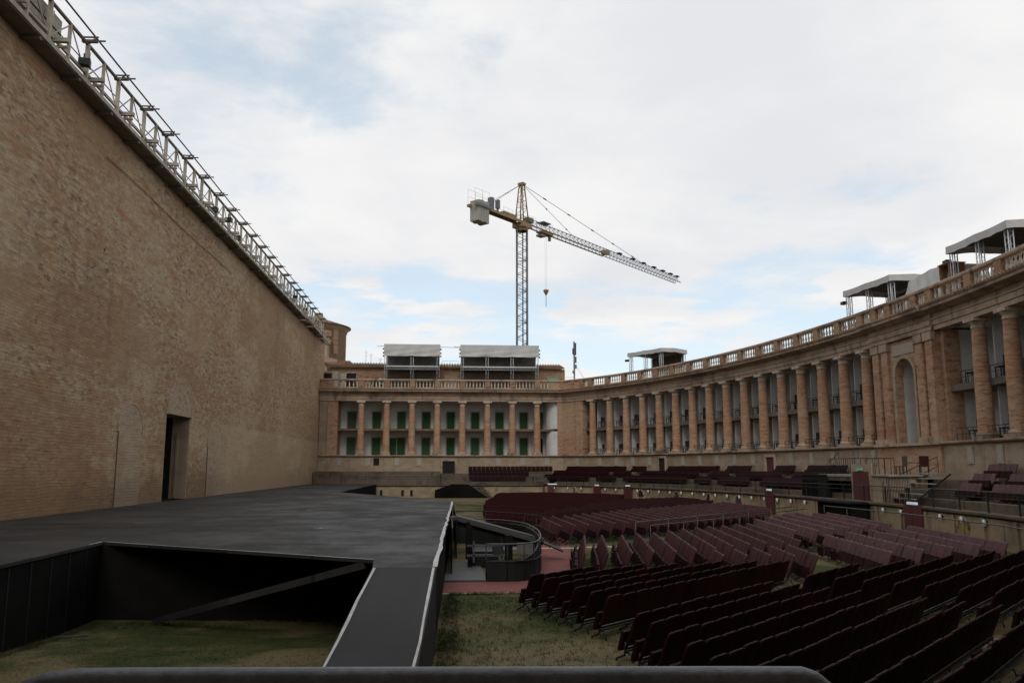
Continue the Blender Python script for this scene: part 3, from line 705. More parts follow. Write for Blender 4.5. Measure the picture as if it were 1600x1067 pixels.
# green doors of the far boxes, upper and lower
door_me = {}
for key, wd, hh in (('green_door', .86, 1.93), ('gray_green_door', .86, 1.93), ('dark_void', .8, 1.9)):
    d = MB().box((0, 0, hh / 2), (wd, .06, hh)); d.cur = 0
    for zz in (.35, .95, 1.55): d.box((0, -.035, zz * hh / 1.93), (wd * .78, .02, .42))
    door_me[key] = d.mesh('door', [key])
for lv, z in enumerate((Z0 + .005, 7.265)):
    for k in range(9):
        xm = -10.76 + 2.775 * k if k < 8 else 10.75
        if k == 8: xm = 10.55
        mt = 'gray_green_door' if (k, lv) in ((0, 0), (0, 1)) else 'green_door'
        if (k, lv) == (8, 0): mt = 'dark_void'
        aj = .45 if (k, lv) in ((4, 1), (6, 0)) else 0
        place(door_me[mt], 'door', far, Vector((xm + (.12 if k < 8 else 0), 92 + 2.36 - abs(aj) * .55, z)) - far.location, aj)
        fm = MB().box((-.49, -.01, .98), (.09, .08, 2.0)).box((.49, -.01, .98), (.09, .08, 2.0)).box((0, -.01, 2.0), (1.07, .08, .09))
        if mt != 'dark_void': fm.build('door_frame', 'podium_plaster', far, Vector((xm + (.12 if k < 8 else 0), 92 + 2.36, z)) - far.location, 0, True)
        if (k, lv) == (2, 0): place(door_me['green_door'], 'door', far, Vector((xm - .78, 92 + 2.36, z)) - far.location)
# arch pavilion
mm = MB()
PN = .30
sc = (PAV0 + PAV1) / 2
for (a, b_) in ((PAV0, sc - 1.0), (sc + 1.0, PAV1)): sweep(mm, rect(PN, -.15, 4.36, 10.24), a, b_)
# spandrels over the arch
AR = 1.0; ZA = 8.15
N_ = 12
for k in range(N_):
    t0, t1 = -1 + 2 * k / N_, -1 + 2 * (k + 1) / N_
    h0, h1 = ZA + AR * sqrt(max(0, 1 - t0 * t0)), ZA + AR * sqrt(max(0, 1 - t1 * t1))
    p = [at(sc + t0 * AR, PN), at(sc + t1 * AR, PN), at(sc + t1 * AR, -.15), at(sc + t0 * AR, -.15)]
    V = [(*p[0], h0), (*p[1], h1), (*p[2], h1), (*p[3], h0)] + [(*q, 10.24) for q in p]
    mm.add(V, [(0, 1, 5, 4), (2, 3, 7, 6), (0, 3, 2, 1), (4, 5, 6, 7)])
mm.build('pavilion', 'facade_brick', arc)
pier(arc, sc - 1.12, sc - 1.02, -.153, -2.39, 4.36, 10.34, 'white_plaster', 'partition'); pier(arc, sc + 1.02, sc + 1.12, -.153, -2.39, 4.36, 10.34, 'white_plaster', 'partition')
m0 = MB()
for k in range(16):
    a0, a1 = pi * k / 16, pi * (k + 1) / 16
    def q(a, rr, n): return (*at(sc - rr * cos(a), n), ZA + rr * sin(a))
    V = [q(a0, AR + .0, PN + .002), q(a1, AR, PN + .002), q(a1, AR + .2, PN + .002), q(a0, AR + .2, PN + .002), q(a0, AR, PN + .07), q(a1, AR, PN + .07), q(a1, AR + .2, PN + .07), q(a0, AR + .2, PN + .07)]
    m0.add(V, [(0, 1, 2, 3), (7, 6, 5, 4), (0, 4, 5, 1), (1, 5, 6, 2), (2, 6, 7, 3), (3, 7, 4, 0)])
sweep(m0, rect(PN + .002, PN + .07, 4.36, ZA - .02), sc - 1.2, sc - 1.0); sweep(m0, rect(PN + .002, PN + .07, 4.36, ZA - .02), sc + 1.0, sc + 1.2)
m0.build('arch_moulding', 'podium_plaster', arc)
m0 = MB(); sweep(m0, rect(PN + .002, PN + .05, 9.38, 9.98), sc - 1.15, sc + 1.15); m0.build('arch_tablet', 'plaque', arc)
for ds in (-2.85, -1.85, 1.85, 2.85):
    pier(arc, sc + ds - .34, sc + ds + .34, PN + .16, PN + .003, 4.36, 9.75, 'facade_brick', 'pilaster')
    pier(arc, sc + ds - .42, sc + ds + .42, PN + .24, PN + .003, 9.753, 10.2, 'stone', 'pilaster_capital')
    pier(arc, sc + ds - .42, sc + ds + .42, PN + .24, PN + .003, 4.353, 4.62, 'stone', 'pilaster_base')
m0 = MB()
sweep(m0, [(PN + .2, 10.25), (PN + .2, 10.50), (PN + .26, 10.50), (PN + .26, 10.78), (PN + .32, 10.83), (PN + .2, 10.90), (.42, 10.90), (.42, 10.25)], PAV0 - .1, PAV1 + .1)
sweep(m0, [(PN + .2, 10.903), (PN + .2, 11.13), (PN + .36, 11.16), (PN + .44, 11.24), (PN + .84, 11.27), (PN + .86, 11.40), (PN + .94, 11.46), (PN + .96, 11.54), (.36, 11.59), (.36, 10.903)], PAV0 - .1, PAV1 + .1)
m0.build('pavilion_entablature', 'stone', arc)
m0 = MB(); sweep(m0, rect(PN + .12, .302, 1.0, 4.2), PAV0 - .05, PAV1 + .05); m0.build('pavilion_podium', 'facade_brick', arc)
m0 = MB(); sweep(m0, rect(PN + .36, .53, 4.205, 4.347), PAV0 - .1, PAV1 + .1); m0.build('pavilion_sill', 'stone', arc)
pier(arc, PAV1 + .02, PAV1 + .35, -.0, -.85, 4.36, 10.24)
pier(arc, PAV1 + .02, PAV1 + .30, -.853, -2.39, 4.36, 10.24, 'white_plaster', 'partition')
pier(arc, sc - 1.12, sc - 1.02, -.153, -2.39, 4.36, 10.34, 'white_plaster', 'partition') if False else None
pier(arc, PAV0 - .35, PAV0 - .02, -.4, -2.39, 4.36, 10.24)
# balustrade pedestals and balusters
ped_me = MB().box((0, .16, 12.14), (.60, .44, .70)).mesh('pedestal', ['attic_brick'])
bal = MB(); bal.lathe([(.085, 0), (.085, .05), (.045, .09), (.075, .20), (.088, .28), (.06, .42), (.04, .52), (.075, .60), (.085, .63), (.085, .71)], 8)
bal_me = bal.mesh('baluster', ['baluster_stone'])
def pedestal(b, s_): place(ped_me, 'pedestal', b, Vector((*at(s_, 0), 0)) - b.location, nang(s_))
allfar = [1.1] + S_FAR + [S_FAR[-1] + 2.775, S_FAR[-1] + 4.6]
for s_ in allfar: pedestal(far, s_)
for a, b_ in zip(allfar[:-2], allfar[1:-1]):
    n_ = 6
    if a < 2: a = a + .7; n_ = 5
    for k in range(n_):
        q = a + (b_ - a) * (k + 1) / (n_ + 1); q = a + .45 + (b_ - a - .9) * k / (n_ - 1)
        place(bal_me, 'baluster', far, Vector((*at(q, .16), 11.785)) - far.location)
pv = [PAV0 + .2, sc - 1.4, sc + 1.4, PAV1 - .2]
allarc = [30.0] + S_ARC + pv + S_ARC2
for s_ in allarc: pedestal(arc, s_)
near, rest = [], []
for a, b_ in zip(allarc[:-1], allarc[1:]):
    n_ = 6 if b_ - a > 2.2 else 4
    if b_ - a < 1.3: n_ = 1
    for k in range(n_):
        q = a + .45 + (b_ - a - .9) * (k / (n_ - 1) if n_ > 1 else .5)
        (near if 50.5 < q < 91 and len(near) < 100 else rest).append(q)
for q in near: place(bal_me, 'baluster', arc, Vector((*at(q, .16), 11.785)) - arc.location)
m0 = MB()
for q in rest:
    x, y_ = at(q, .16); m0.lathe([(.085, 0), (.085, .05), (.045, .09), (.075, .20), (.088, .28), (.06, .42), (.04, .52), (.075, .60), (.085, .63), (.085, .71)], 6, (x, y_, 11.785))
o = m0.build('balusters', 'baluster_stone', arc); o['kind'] = 'stuff'
m0 = MB(); sweep(m0, rect(.3, .04, 11.785, 12.49), 25.4, S_CORNER - .02); m0.build('solid_parapet', 'facade_brick', far)
m0 = MB(); sweep(m0, rect(.3, .04, 11.785, 12.49), S_CORNER + .02, 29.9); m0.build('solid_parapet', 'facade_brick', arc)
m0 = MB(); sweep(m0, rect(.3, .04, 11.785, 12.49), .02, 1.0); m0.build('solid_parapet', 'facade_brick', far)
# stone plaques on the podium wall, doors in it
plq = MB().box((0, .325, 3.62), (.52, .05, .86)).box((0, .355, 3.62), (.38, .02, .70)).mesh('plaque', ['plaque'])
for s_ in [2.3, 5.4, 8.5, 10.9, 19.6, 22.3, 25.0]:
    place(plq, 'plaque', far, Vector((*at(s_, 0), 0)) - far.location, nang(s_))
for i in range(1, len(S_ARC)):
    s_ = (S_ARC[i - 1] + S_ARC[i]) / 2
    if abs(s_ - 42.82) < 1.2 or abs(s_ - 59.62) < 1.2: continue
    place(plq, 'plaque', arc, Vector((*at(s_, 0), 0)) - arc.location, nang(s_))
for s_ in [29.2, 70.8, 72.9, 82.6, 85.1, 87.7, 90.3, 93]:
    place(plq, 'plaque', arc, Vector((*at(s_, 0), 0)) - arc.location, nang(s_))
def podium_door(b, s_, w_, z0, z1, mat):
    x, y_ = at(s_, 0); a = nang(s_)
    MB().box((0, .33, (z0 + z1) / 2), (w_, .055, z1 - z0)).build('podium_door', mat, b, Vector((x, y_, 0)) - b.location, a, True)
    f = MB().box((-(w_ / 2 + .1), .38, (z0 + z1) / 2), (.2, .16, z1 - z0)).box(((w_ / 2 + .1), .38, (z0 + z1) / 2), (.2, .16, z1 - z0)).box((0, .38, z1 + .1), (w_ + .4, .16, .2))
    f.build('door_surround', 'stone', b, Vector((x, y_, 0)) - b.location, a, True)
podium_door(far, 14.15, 1.35, 1.3, 3.72, 'dark_void'); podium_door(arc, 42.82, 1.0, 2.1, 3.9, 'dark_void'); podium_door(arc, 59.62, 1.15, 2.1, 3.8, 'red_door')
MB().box((0, .33, 3.65), (.6, .06, .75)).build('vent_opening', 'dark_void', far, Vector((*at(6.3, 0), 0)) - far.location, nang(6.3), True)

# guard railings in front of every box
rg = MB(); rg.tube([(-1.0, 0, .62), (1.0, 0, .62)], .018, 4).tube([(-1.0, 0, .32), (1.0, 0, .32)], .012, 4)
for k in range(5): rg.tube([(-1 + .5 * k, 0, 0), (-1 + .5 * k, 0, .62)], .014, 4)
rg_me = rg.mesh('box_railing', ['iron'])
bays = [(30.1, S_ARC[0])] + list(zip(S_ARC[:-1], S_ARC[1:])) + [(S_ARC[-1], PAV0 - .2)] + [(PAV1 + .9, S_ARC2[0])] + list(zip(S_ARC2[:-1], S_ARC2[1:]))
for a, b_ in bays:
    q = (a + b_) / 2; x, y_ = at(q, .18); k = min(1, (b_ - a) / 2.6)
    o = place(rg_me, 'box_railing', arc, Vector((x, y_, Z0 + .005)) - arc.location, nang(q)); o.scale.x = k
    x, y_ = at(q, -.24)
    o = place(rg_me, 'box_railing', arc, Vector((x, y_, 7.265)) - arc.location, nang(q)); o.scale.x = k

# chairs in the boxes (one top-level thing each)
ch = MB()
ch.box((0, 0, .44), (.44, .42, .05)); ch_seat = ch.mesh('seat', ['seat_metal'])
ch_back = MB().box((0, -.21, .74), (.44, .04, .46)).mesh('backrest', ['seat_metal'])
ch_leg = MB().box((0, 0, .21), (.035, .035, .42)).mesh('leg', ['seat_metal'])
def box_chair(x, y, z, rz, label, name='box_chair', group='dark chairs in the colonnade boxes', mats=None):
    r = thing(name, (x, y, z), label, 'chair', group, rz)
    place(ch_seat, 'seat', r); place(ch_back, 'backrest', r)
    for dx in (-.19, .19):
        for dy in (-.18, .18): place(ch_leg, 'leg', r, (dx, dy, 0))
    r.scale = (1.15, 1.15, 1.15)
    return r
BAYN = []
for i in range(len(bays)):
    if i < 17: BAYN.append('%s bay right of the far corner pier' % (['first'] + ORD[1:])[i] if i < 16 else 'last bay before the arched pavilion')
    else: BAYN.append('%s bay to the right of the arched pavilion' % (['first'] + ORD[1:])[i - 17])
for i, (a, b_) in enumerate(bays[:20]):
    for lv, z in ((0, Z0 + .005), (1, 7.265)):
        for j, t in enumerate((.30, .58)):
            q = a + (b_ - a) * t; nn = -.45 - .2 * random.random()
            x, y_ = at(q, nn)
            box_chair(x, y_, z, nang(q) + random.uniform(-.5, .5), '%s dark chair, %s box, %s' % (('left', 'right')[j], ('lower', 'upper')[lv], BAYN[i]))
box_chair(*at(sc - .2, -.9), Z0 + .005, nang(sc), 'lone dark chair inside the tall arch of the pavilion')
# thin wire cable hooks in boxes: brackets under the gallery
hk = MB().box((0, -.2, -.12), (.14, .2, .2)).mesh('box_lamp', ['iron'])
for a, b_ in bays[:20]:
    q = (a + b_) / 2; place(hk, 'box_lamp', arc, Vector((*at(q, -.3), 7.0)) - arc.location, nang(q))

# ------------------------------------------------------------------ stepped tiers (gradinata) and low front wall
tiers = thing('stone_tiers', (20, 46, 0), 'low stepped stone tiers with a lamp-lined front wall curving round the lawn', 'grandstand')
def nf(s_):
    t = min(1, max(0, (s_ - 27) / 10)); return 6.3 * (1 - t) + 4.5 * t
def tprof(s_):
    n = nf(s_); d = (n - 1.5 - .32) / 3
    return [(n, 0), (n, 1.16), (n - 1.35, 1.16), (n - 1.35, 1.55), (n - 1.35 - d, 1.55), (n - 1.35 - d, 1.98), (n - 1.35 - 2 * d, 1.98), (n - 1.35 - 2 * d, 2.40), (.32, 2.40), (.32, 0)]
m0 = MB(); sweep(m0, tprof, 13.2 + .1, S_END - 1); m0.build('steps', 'tier_stone', tiers)
def fprof(s_): n = nf(s_); return [(n + .003, 0.002), (n + .05, 0.002), (n + .05, 1.10), (n + .003, 1.10)]
m0 = MB(); sweep(m0, fprof, 0.05, S_END - 1); m0.build('front_wall', 'low_wall', tiers)
def cprof(s_): n = nf(s_); return [(n - .45, 1.163), (n + .16, 1.163), (n + .18, 1.20), (n + .18, 1.28), (n - .45, 1.28)]
m0 = MB(); sweep(m0, cprof, 0.05, S_END - 1); m0.build('coping', 'tier_stone', tiers)
m0 = MB(); sweep(m0, lambda s_: [(nf(s_), 0), (nf(s_), 1.16), (3.6, 1.16), (3.45, 2.55), (.32, 2.62), (.32, 0)], .05, 13.25); m0.build('rough_wall', 'tier_stone', tiers)
# small arched openings and pilasters on the front wall
pil_me = MB().box((0, .09, .55), (.22, .10, 1.08)).mesh('wall_pilaster', ['low_wall'])
s_ = 8.5; i = 0
while s_ < 103:
    place(pil_me, 'wall_pilaster', tiers, Vector((*at(s_, nf(s_)), 0.003)) - tiers.location, nang(s_)); s_ += 2.6
def arch_hole(s_, r_, mat):
    mb = MB(); pts = [(-r_, .42)] + [(-r_ * cos(pi * k / 10), .58 + r_ * sin(pi * k / 10)) for k in range(11)] + [(r_, .42)]
    n = len(pts); V = [(a, .051, b) for a, b in pts] + [(a, .064, b) for a, b in pts]
    mb.add(V, [tuple(range(n, 2 * n)), tuple(reversed(range(n)))] + [(i, (i + 1) % n, n + (i + 1) % n, n + i) for i in range(n)])
    mb.build('arched_opening', mat, tiers, Vector((*at(s_, nf(s_)), 0)) - tiers.location, nang(s_), True)
    rm = MB()
    rm.tube([(-(r_ + .05) * cos(pi * k / 10), .07, .58 + (r_ + .05) * sin(pi * k / 10)) for k in range(11)], .06, 5)
    rm.build('arch_rim', 'stone', tiers, Vector((*at(s_, nf(s_)), 0)) - tiers.location, nang(s_), True)
for s_, mt in ((45.6, 'dark_void'), (52, 'under_dark'), (57.6, 'dark_void'), (62.4, 'under_dark'), (89.9, 'ochre_board'), (34.2, 'dark_void')): arch_hole(s_, .42, mt)
sl = MB().box((0, .057, .45), (.26, .012, .62)).mesh('slot_opening', ['dark_void'])
for xq in (6.35, 7.35, 9.5, 10.4): place(sl, 'slot_opening', tiers, Vector((*at(xq, nf(xq)), 0)) - tiers.location, nang(xq))
# oval white lamps on the front wall
lm = MB(); lm.lathe([(0, -.13), (.045, -.12), (.07, -.05), (.07, .05), (.045, .12), (0, .13)], 10); lm_me = lm.mesh('globe', ['white_paint'])
lb = MB().box((0, -.07, .0), (.06, .12, .16)).mesh('bracket', ['iron'])
PLC = []
s_ = 31.5; i = 0
while s_ < 92.5:
    if not any(abs(s_ - v) < 1.0 for v in (78.0, 80)):
        x, y_ = at(s_, nf(s_) + .17)
        r_ = thing('wall_lamp', (x, y_, .93), '%s oval white lamp on the low wall, counting from the far corner' % (['first'] + ORD[1:])[i] if i < 20 else '%s oval white lamp on the low wall, counting from the far corner' % orde(i), 'lamp', 'white lamps along the low front wall', nang(s_))
        place(lm_me, 'globe', r_); place(lb, 'bracket', r_); i += 1
    s_ += 1.95
# iron railing along the top of the front wall
rl_ = thing('iron_railing', (20, 46, 1.28), 'thin black iron railing along the top of the low front wall', 'railing')
for z in (1.86, 2.08):
    pts = [(*at(q, nf(q) - .1), z) for q in [1 + k * .9 for k in range(113)]]
    MB().tube(pts, .022 if z > 2 else .014, 5).build('rail', 'iron', rl_)
pst = MB().box((0, 0, .41), (.05, .05, .82)).mesh('post', ['iron'])
s_ = 13.4
while s_ < 101: place(pst, 'post', rl_, Vector((*at(s_, nf(s_) - .1), 1.275)) - rl_.location, nang(s_)); s_ += 2.45

# ------------------------------------------------------------------ seats
def seat_meshes(w_, mats):
    HT = .765
    b = MB(); # backrest: slightly dished, rounded top, leaning back
    xs = [-.5, -.46, -.25, 0, .25, .46, .5]; zs = [.20, .30, .48, .66, .735, HT]
    V = []
    for side in (0, 1):
        for j, z in enumerate(zs):
            for x in xs:
                k = 1 - (.07 if j == 5 else .015 if j == 4 else 0) * (abs(x) * 2) ** 3
                y_ = -.05 - (z - .20) * .38 - .025 * (1 - (2 * x) ** 2) - side * .04
                zz = z - (.022 * (2 * abs(x)) ** 4 if j >= 4 else 0)
                V.append((x * w_ * k, y_, zz))
    nx, nz = len(xs), len(zs); F_ = []
    for j in range(nz - 1):
        for i in range(nx - 1):
            a = j * nx + i; F_.append((a, a + nx, a + nx + 1, a + 1)); o = nx * nz; F_.append((o + a, o + a + 1, o + a + nx + 1, o + a + nx))
    o = nx * nz
    for i in range(nx - 1):
        F_.append((i, i + 1, o + i + 1, o + i)); a = (nz - 1) * nx + i; F_.append((a, o + a, o + a + 1, a + 1))
    for j in range(nz - 1):
        a = j * nx; F_.append((a, o + a, o + a + nx, a + nx)); a = j * nx + nx - 1; F_.append((a, a + nx, o + a + nx, o + a))
    b.smooth = True; b.add(V, F_)
    back = b.mesh('backrest', mats)
    s = MB(); s.add([(-w_ * .46, .10, .17), (w_ * .46, .10, .17), (w_ * .46, .02, .46), (-w_ * .46, .02, .46),
                     (-w_ * .46, .05, .15), (w_ * .46, .05, .15), (w_ * .46, -.04, .45), (-w_ * .46, -.04, .45)],
                    [(0, 1, 2, 3), (5, 4, 7, 6), (0, 4, 5, 1), (3, 2, 6, 7), (0, 3, 7, 4), (1, 5, 6, 2)])
    seat = s.mesh('seat', ['seat_under'])
    return back, seat
SEATS = {'seat': seat_meshes(.452, ['seat']), 'seat_lighter': seat_meshes(.455, ['seat_lighter']), 'seat_pale': seat_meshes(.440, ['seat_pale'])}
leg_me = MB().tube([(0, .12, .01), (0, .10, .04), (0, -.04, .10), (0, -.07, .30)], .020, 5).tube([(0, -.06, .16), (0, -.17, .12), (0, -.20, .01)], .020, 5).mesh('leg', ['seat_metal'])
armm = MB().box((0, -.03, .47), (.03, .24, .03)).box((0, -.1, .39), (.025, .03, .16)).mesh('armrest', ['seat_metal'])
PITCH_S = .46
def join_into(mb, me, loc, rz):
    ca, sa = cos(rz), sin(rz)
    vs_ = [(loc[0] + v.co.x * ca - v.co.y * sa, loc[1] + v.co.x * sa + v.co.y * ca, loc[2] + v.co.z) for v in me.vertices]
    mb.add(vs_, [tuple(p.vertices) for p in me.polygons])
simple_back = MB().add([(-.222, -.08, .26), (.222, -.08, .26), (.215, -.20, .745), (-.215, -.20, .745), (-.222, -.14, .26), (.222, -.14, .26), (.215, -.25, .74), (-.215, -.25, .74)],
    [(0, 1, 2, 3), (5, 4, 7, 6), (3, 2, 6, 7), (0, 3, 7, 4), (1, 5, 6, 2)]).box((0, .02, .32), (.40, .05, .28)).mesh('tmp', [])
simple_leg = MB().box((0, -.05, .15), (.03, .05, .3)).mesh('tmp', [])
def straight_row(x0, y0, ang, n, label, group, mat, detailed, pitch=PITCH_S):
    """row starting at (x0,y0) and running n seats along ang; the seats face its left side"""
    ang += random.uniform(-.006, .006)
    r = thing('seat_row', (x0, y0, 0.0), label, 'seat row', group, ang) if detailed else None
    if detailed:
        bk, st = SEATS[mat]
        for k in range(n):
            jx = random.uniform(-.006, .006); x = (k + .5) * pitch + jx
            o = place(bk, 'backrest', r, (x, 0, 0)); o.rotation_euler.x = random.uniform(-.02, .02)
            o = place(st, 'seat', r, (x, 0, 0)); o.rotation_euler.x = random.uniform(-.03, .06) - (.35 if random.random() < .04 else 0)
        for k in range(0, n + 1, 2): place(leg_me, 'leg', r, (min(max(k * pitch, .03), n * pitch - .03), 0, 0))
        MB().tube([(0, -.1, .18), (n * pitch, -.1, .18)], .028, 5).build('beam', 'seat_metal', r, local=True)
        MB().tube([(0, -.13, .24), (n * pitch, -.13, .24)], .014, 5).build('back_rail', 'hand_rail', r, local=True) if group.startswith('near') else None
    else:
        mb = MB()
        for k in range(n): join_into(mb, simple_back, ((k + .5) * pitch, 0, 0), 0)
        mb.cur = 1
        for k in range(0, n + 1, 3): join_into(mb, simple_leg, (k * pitch, 0, 0), 0)
        o = mb.build('seat_row', [mat, 'seat_metal'], None, (x0, y0, 0), ang); tag(o, label, 'seat row', group)
def block(poly, ang_deg, spacing, where, group, mat='seat', detailed=True, min_n=3, pitch=PITCH_S):
    a = R(ang_deg); dx, dy = cos(a), sin(a); nx, ny = -dy, dx   # n: the way the seats face
    hs = [p[0] * nx + p[1] * ny for p in poly]; h = max(hs) - spacing * .5; i = 0; rows = []
    while h > min(hs):
        ts = []
        for k in range(len(poly)):
            p, q = poly[k], poly[(k + 1) % len(poly)]; hp, hq = p[0] * nx + p[1] * ny - h, q[0] * nx + q[1] * ny - h
            if hp * hq < 0:
                t = hp / (hp - hq); x, y_ = p[0] + (q[0] - p[0]) * t, p[1] + (q[1] - p[1]) * t; ts.append(x * dx + y_ * dy)
        if len(ts) >= 2:
            t0, t1 = min(ts), max(ts); n = int((t1 - t0) / pitch)
            if n >= min_n: rows.append((t0 * dx + h * nx, t0 * dy + h * ny, n))
        h -= spacing
    for i, (x, y_, n) in enumerate(rows):
        nm = (ORD[i] if i < 20 else orde(i))
        straight_row(x, y_, a, n, '%s maroon row from the stage, %s' % (nm, where), group, mat, detailed, pitch)
    return len(rows)
NR = 0
NR += block([(1.3, 19.0), (2.8, 14.75), (8.9, 20.7), (7.0, 20.7), (3.2, 19.9)], 44.3, .58, 'in the block right of the small lawn', 'near left seat rows')
NR += block([(2.75, 13.75), (3.1, 8.2), (4.4, 6.0), (12.6, 6.0), (13.6, 9.3), (6.5, 17.3)], 44.3, .585, 'in the nearest block behind the foreground railing', 'near seat rows by the railing')
NR += block([(7.2, 17.8), (9.2, 19.7), (16.6, 23.4), (18.0, 21.5), (16.2, 13.6), (14.2, 10.3)], 44.3, .585, 'in the dark block at the lower right', 'near right seat rows')
NR += block([(3.25, 22.3), (6.2, 22.6), (9.0, 24.8), (11.2, 25.8), (12.1, 34.2), (8.3, 31.0), (6.2, 28.8), (4.1, 28.4)], 81, .61, 'in the block just right of the red path', 'middle seat rows', 'seat_lighter')
NR += block([(5.4, 21.7), (6.1, 22.2), (9.0, 24.3), (10.2, 24.9), (9.8, 21.3)], 81, .61, 'in the short block near the grass gap', 'short middle seat rows', 'seat_lighter')
NR += block([(11.1, 21.7), (17.9, 24.9), (18.2, 32.3), (12.2, 27.9)], 80.8, 1.12, 'in the paler block nearest the right wall', 'right seat rows', 'seat_pale', True)
NR += block([(12.3, 28.9), (18.2, 33.3), (19.4, 41.6), (17.0, 41.8), (13.0, 36.2)], 81, .80, 'in the paler block beyond the right aisle', 'far right seat rows', 'seat_pale', True)
NR += block([(3.9, 32.3), (8.6, 35.6), (17.3, 43.9), (18.8, 50), (18.5, 55.4), (10.2, 46.6), (4.1, 38.7)], 91, .62, 'in the block behind the long handrails', 'middle distance seat rows', 'seat_lighter')
NR += block([(4.0, 40.3), (10.4, 48.4), (18.5, 57.2), (18.2, 65), (13.2, 62.0), (3.9, 42.0)], 98, .62, 'in the distant block beyond the cross aisle', 'distant seat rows', 'seat_mid', False)
NR += block([(1.95, 44.0), (3.7, 42.4), (13.3, 63.8), (15.4, 72), (9, 78.6), (4.7, 77.5), (2.5, 58)], 138, .82, 'in the farthest block left of the far lawn', 'farthest seat rows', 'seat_mid', False)

# curved banks on the tiers
def tier_bank(sa, sb, lv, label, detailed, mat):
    def pos(q):
        n = nf(q); d = (n - 1.5 - .32) / 3; return n - 1.35 - d * (lv + .55), (1.55, 1.98, 2.40)[lv]
    n_ = max(2, int((sb - sa) / PITCH_S)); qs = [sa + (k + .5) * PITCH_S for k in range(n_)]
    nn, z = pos(sa); x0, y0 = at((sa + sb) / 2, pos((sa + sb) / 2)[0])
    if detailed:
        r = thing('seat_bank', (x0, y0, z), label, 'seat row', 'seat rows on the stone tiers')
        bk, st = SEATS[mat]
        for q in qs:
            x, y_ = at(q, pos(q)[0]); a = nang(q)
            place(bk, 'backrest', r, (x - x0, y_ - y0, 0), a); place(st, 'seat', r, (x - x0, y_ - y0, 0), a)
        for q in qs[::2]:
            x, y_ = at(q - PITCH_S / 2, pos(q)[0]); place(leg_me, 'leg', r, (x - x0, y_ - y0, 0), nang(q))
    else:
        mb = MB()
        for q in qs:
            x, y_ = at(q, pos(q)[0]); join_into(mb, simple_back, (x - x0, y_ - y0, 0), nang(q))
        mb.cur = 1
        for q in qs[::2]:
            x, y_ = at(q - PITCH_S / 2, pos(q)[0]); join_into(mb, simple_leg, (x - x0, y_ - y0, 0), nang(q))
        o = mb.build('seat_bank', [mat, 'seat_metal'], None, (x0, y0, z)); tag(o, label, 'seat row', 'seat rows on the stone tiers')
TN = ('bottom', 'middle', 'top')
banks = [((16.3, 22.6), (16.3, 23.2), (16.3, 25.6), 'right of the dark doorway at the far end'),
         ((27.6, 34.2), (27.6, 36.0), (28.2, 37.6), 'at the far right corner'),
         ((35.2, 38.0), (36.6, 39.4), (38.4, 41.0), 'left of the first small podium door'),
         ((39.5, 50.5), (41.0, 51.0), (44.2, 52.6), 'between the two small podium doors'),
         ((51.6, 54.2), (52.2, 55.6), (53.6, 57.6), 'left of the reddish podium door'),
         ((55.4, 60.4), (56.8, 63.6), (60.8, 64.0), 'right of the reddish podium door'),
         ((62.0, 70.0), (65.0, 72.0), (65.2, 70.5), 'in front of the last bays before the pavilion'),
         ((85.4, 87.3), (84.9, 87.0), (84.6, 87.2), 'just right of the metal stairs'),
         ((88.2, 93.0), (87.9, 93.5), (88.4, 94), 'at the right edge near the pavilion'),
         ((94, 100), (94.6, 100), (95, 101), 'at the near end of the right wall')]
for lo, mi, hi, w_ in banks:
    for lv, (a, b_) in enumerate((lo, mi, hi)):
        tier_bank(a, b_, lv, 'maroon seats on the %s tier %s' % (TN[lv], w_), a > 50, 'seat_pale' if a > 76 else 'seat')

# ------------------------------------------------------------------ vomitory doors, booth, stairs and railings on the tiers
def vomit(s_, w_, h_, label, light=True):
    x, y_ = at(s_, nf(s_) + .2); r_ = thing('access_door', (x, y_, 0.004), label, 'door', 'red access doors in the low wall', nang(s_))
    MB().box((0, 0, h_ / 2), (w_, .12, h_)).box((0, .065, h_ / 2), (.03, .02, h_)).build('door_leaf', 'red_door', r_, local=True)
    if light: MB().box((0, .02, h_ + .06), (w_ * .5, .14, .11)).build('light', 'lit_sign', r_, local=True)
vomit(26.2, 1.9, 1.28, 'wide dark red access door nearest the far end, with a white light on top')
vomit(37.9, 1.1, 1.25, 'second dark red access door from the far end, with a white light on top')
vomit(43.5, 1.2, 1.3, 'third dark red access door from the far end, with a white light on top')
vomit(85.5, 1.6, 1.34, 'tall dark red access door below the right hand tiers, pale light on top')
vomit(67.5, 1.0, 1.5, 'narrow dark red access door left of the black control booth')
# black booth and tables
x, y_ = at(71.8, 3.3); r_ = thing('control_booth', (x, y_, 1.3), 'black boxy control booth on the low tier', 'booth', rz=nang(71.8))
MB().box((0, 0, .62), (2.3, 1.3, 1.24)).box((0, .02, 1.27), (2.4, 1.4, .05)).build('housing', 'black_paint', r_, local=True)
MB().box((-.5, .66, .5), (.9, .02, .9)).box((.55, .66, .5), (.9, .02, .9)).build('front_panel', 'black_board', r_, local=True)
x, y_ = at(78.4, 5.2); r_ = thing('black_platform', (x, y_, 0.004), 'long black draped platform below the control booth', 'platform', rz=nang(78.4))
MB().box((0, 0, 1.22), (4.3, 1.3, .10)).build('table_top', 'black_paint', r_, local=True)
MB().box((0, -.1, .59), (4.0, 1.0, 1.16)).build('drape', 'black_board', r_, local=True)
x, y_ = at(78.4, 4.0); r_ = thing('exit_door', (x, y_, 1.3), 'dark red double door under a dim green exit sign on the tier', 'door', rz=nang(78.3))
MB().box((0, 0, .75), (1.7, .1, 1.5)).box((0, .055, .75), (.03, .02, 1.5)).build('door_leaf', 'red_door', r_, local=True)
MB().box((0, .06, 1.62), (.6, .12, .14)).build('exit_sign', 'exit_green', r_, local=True)
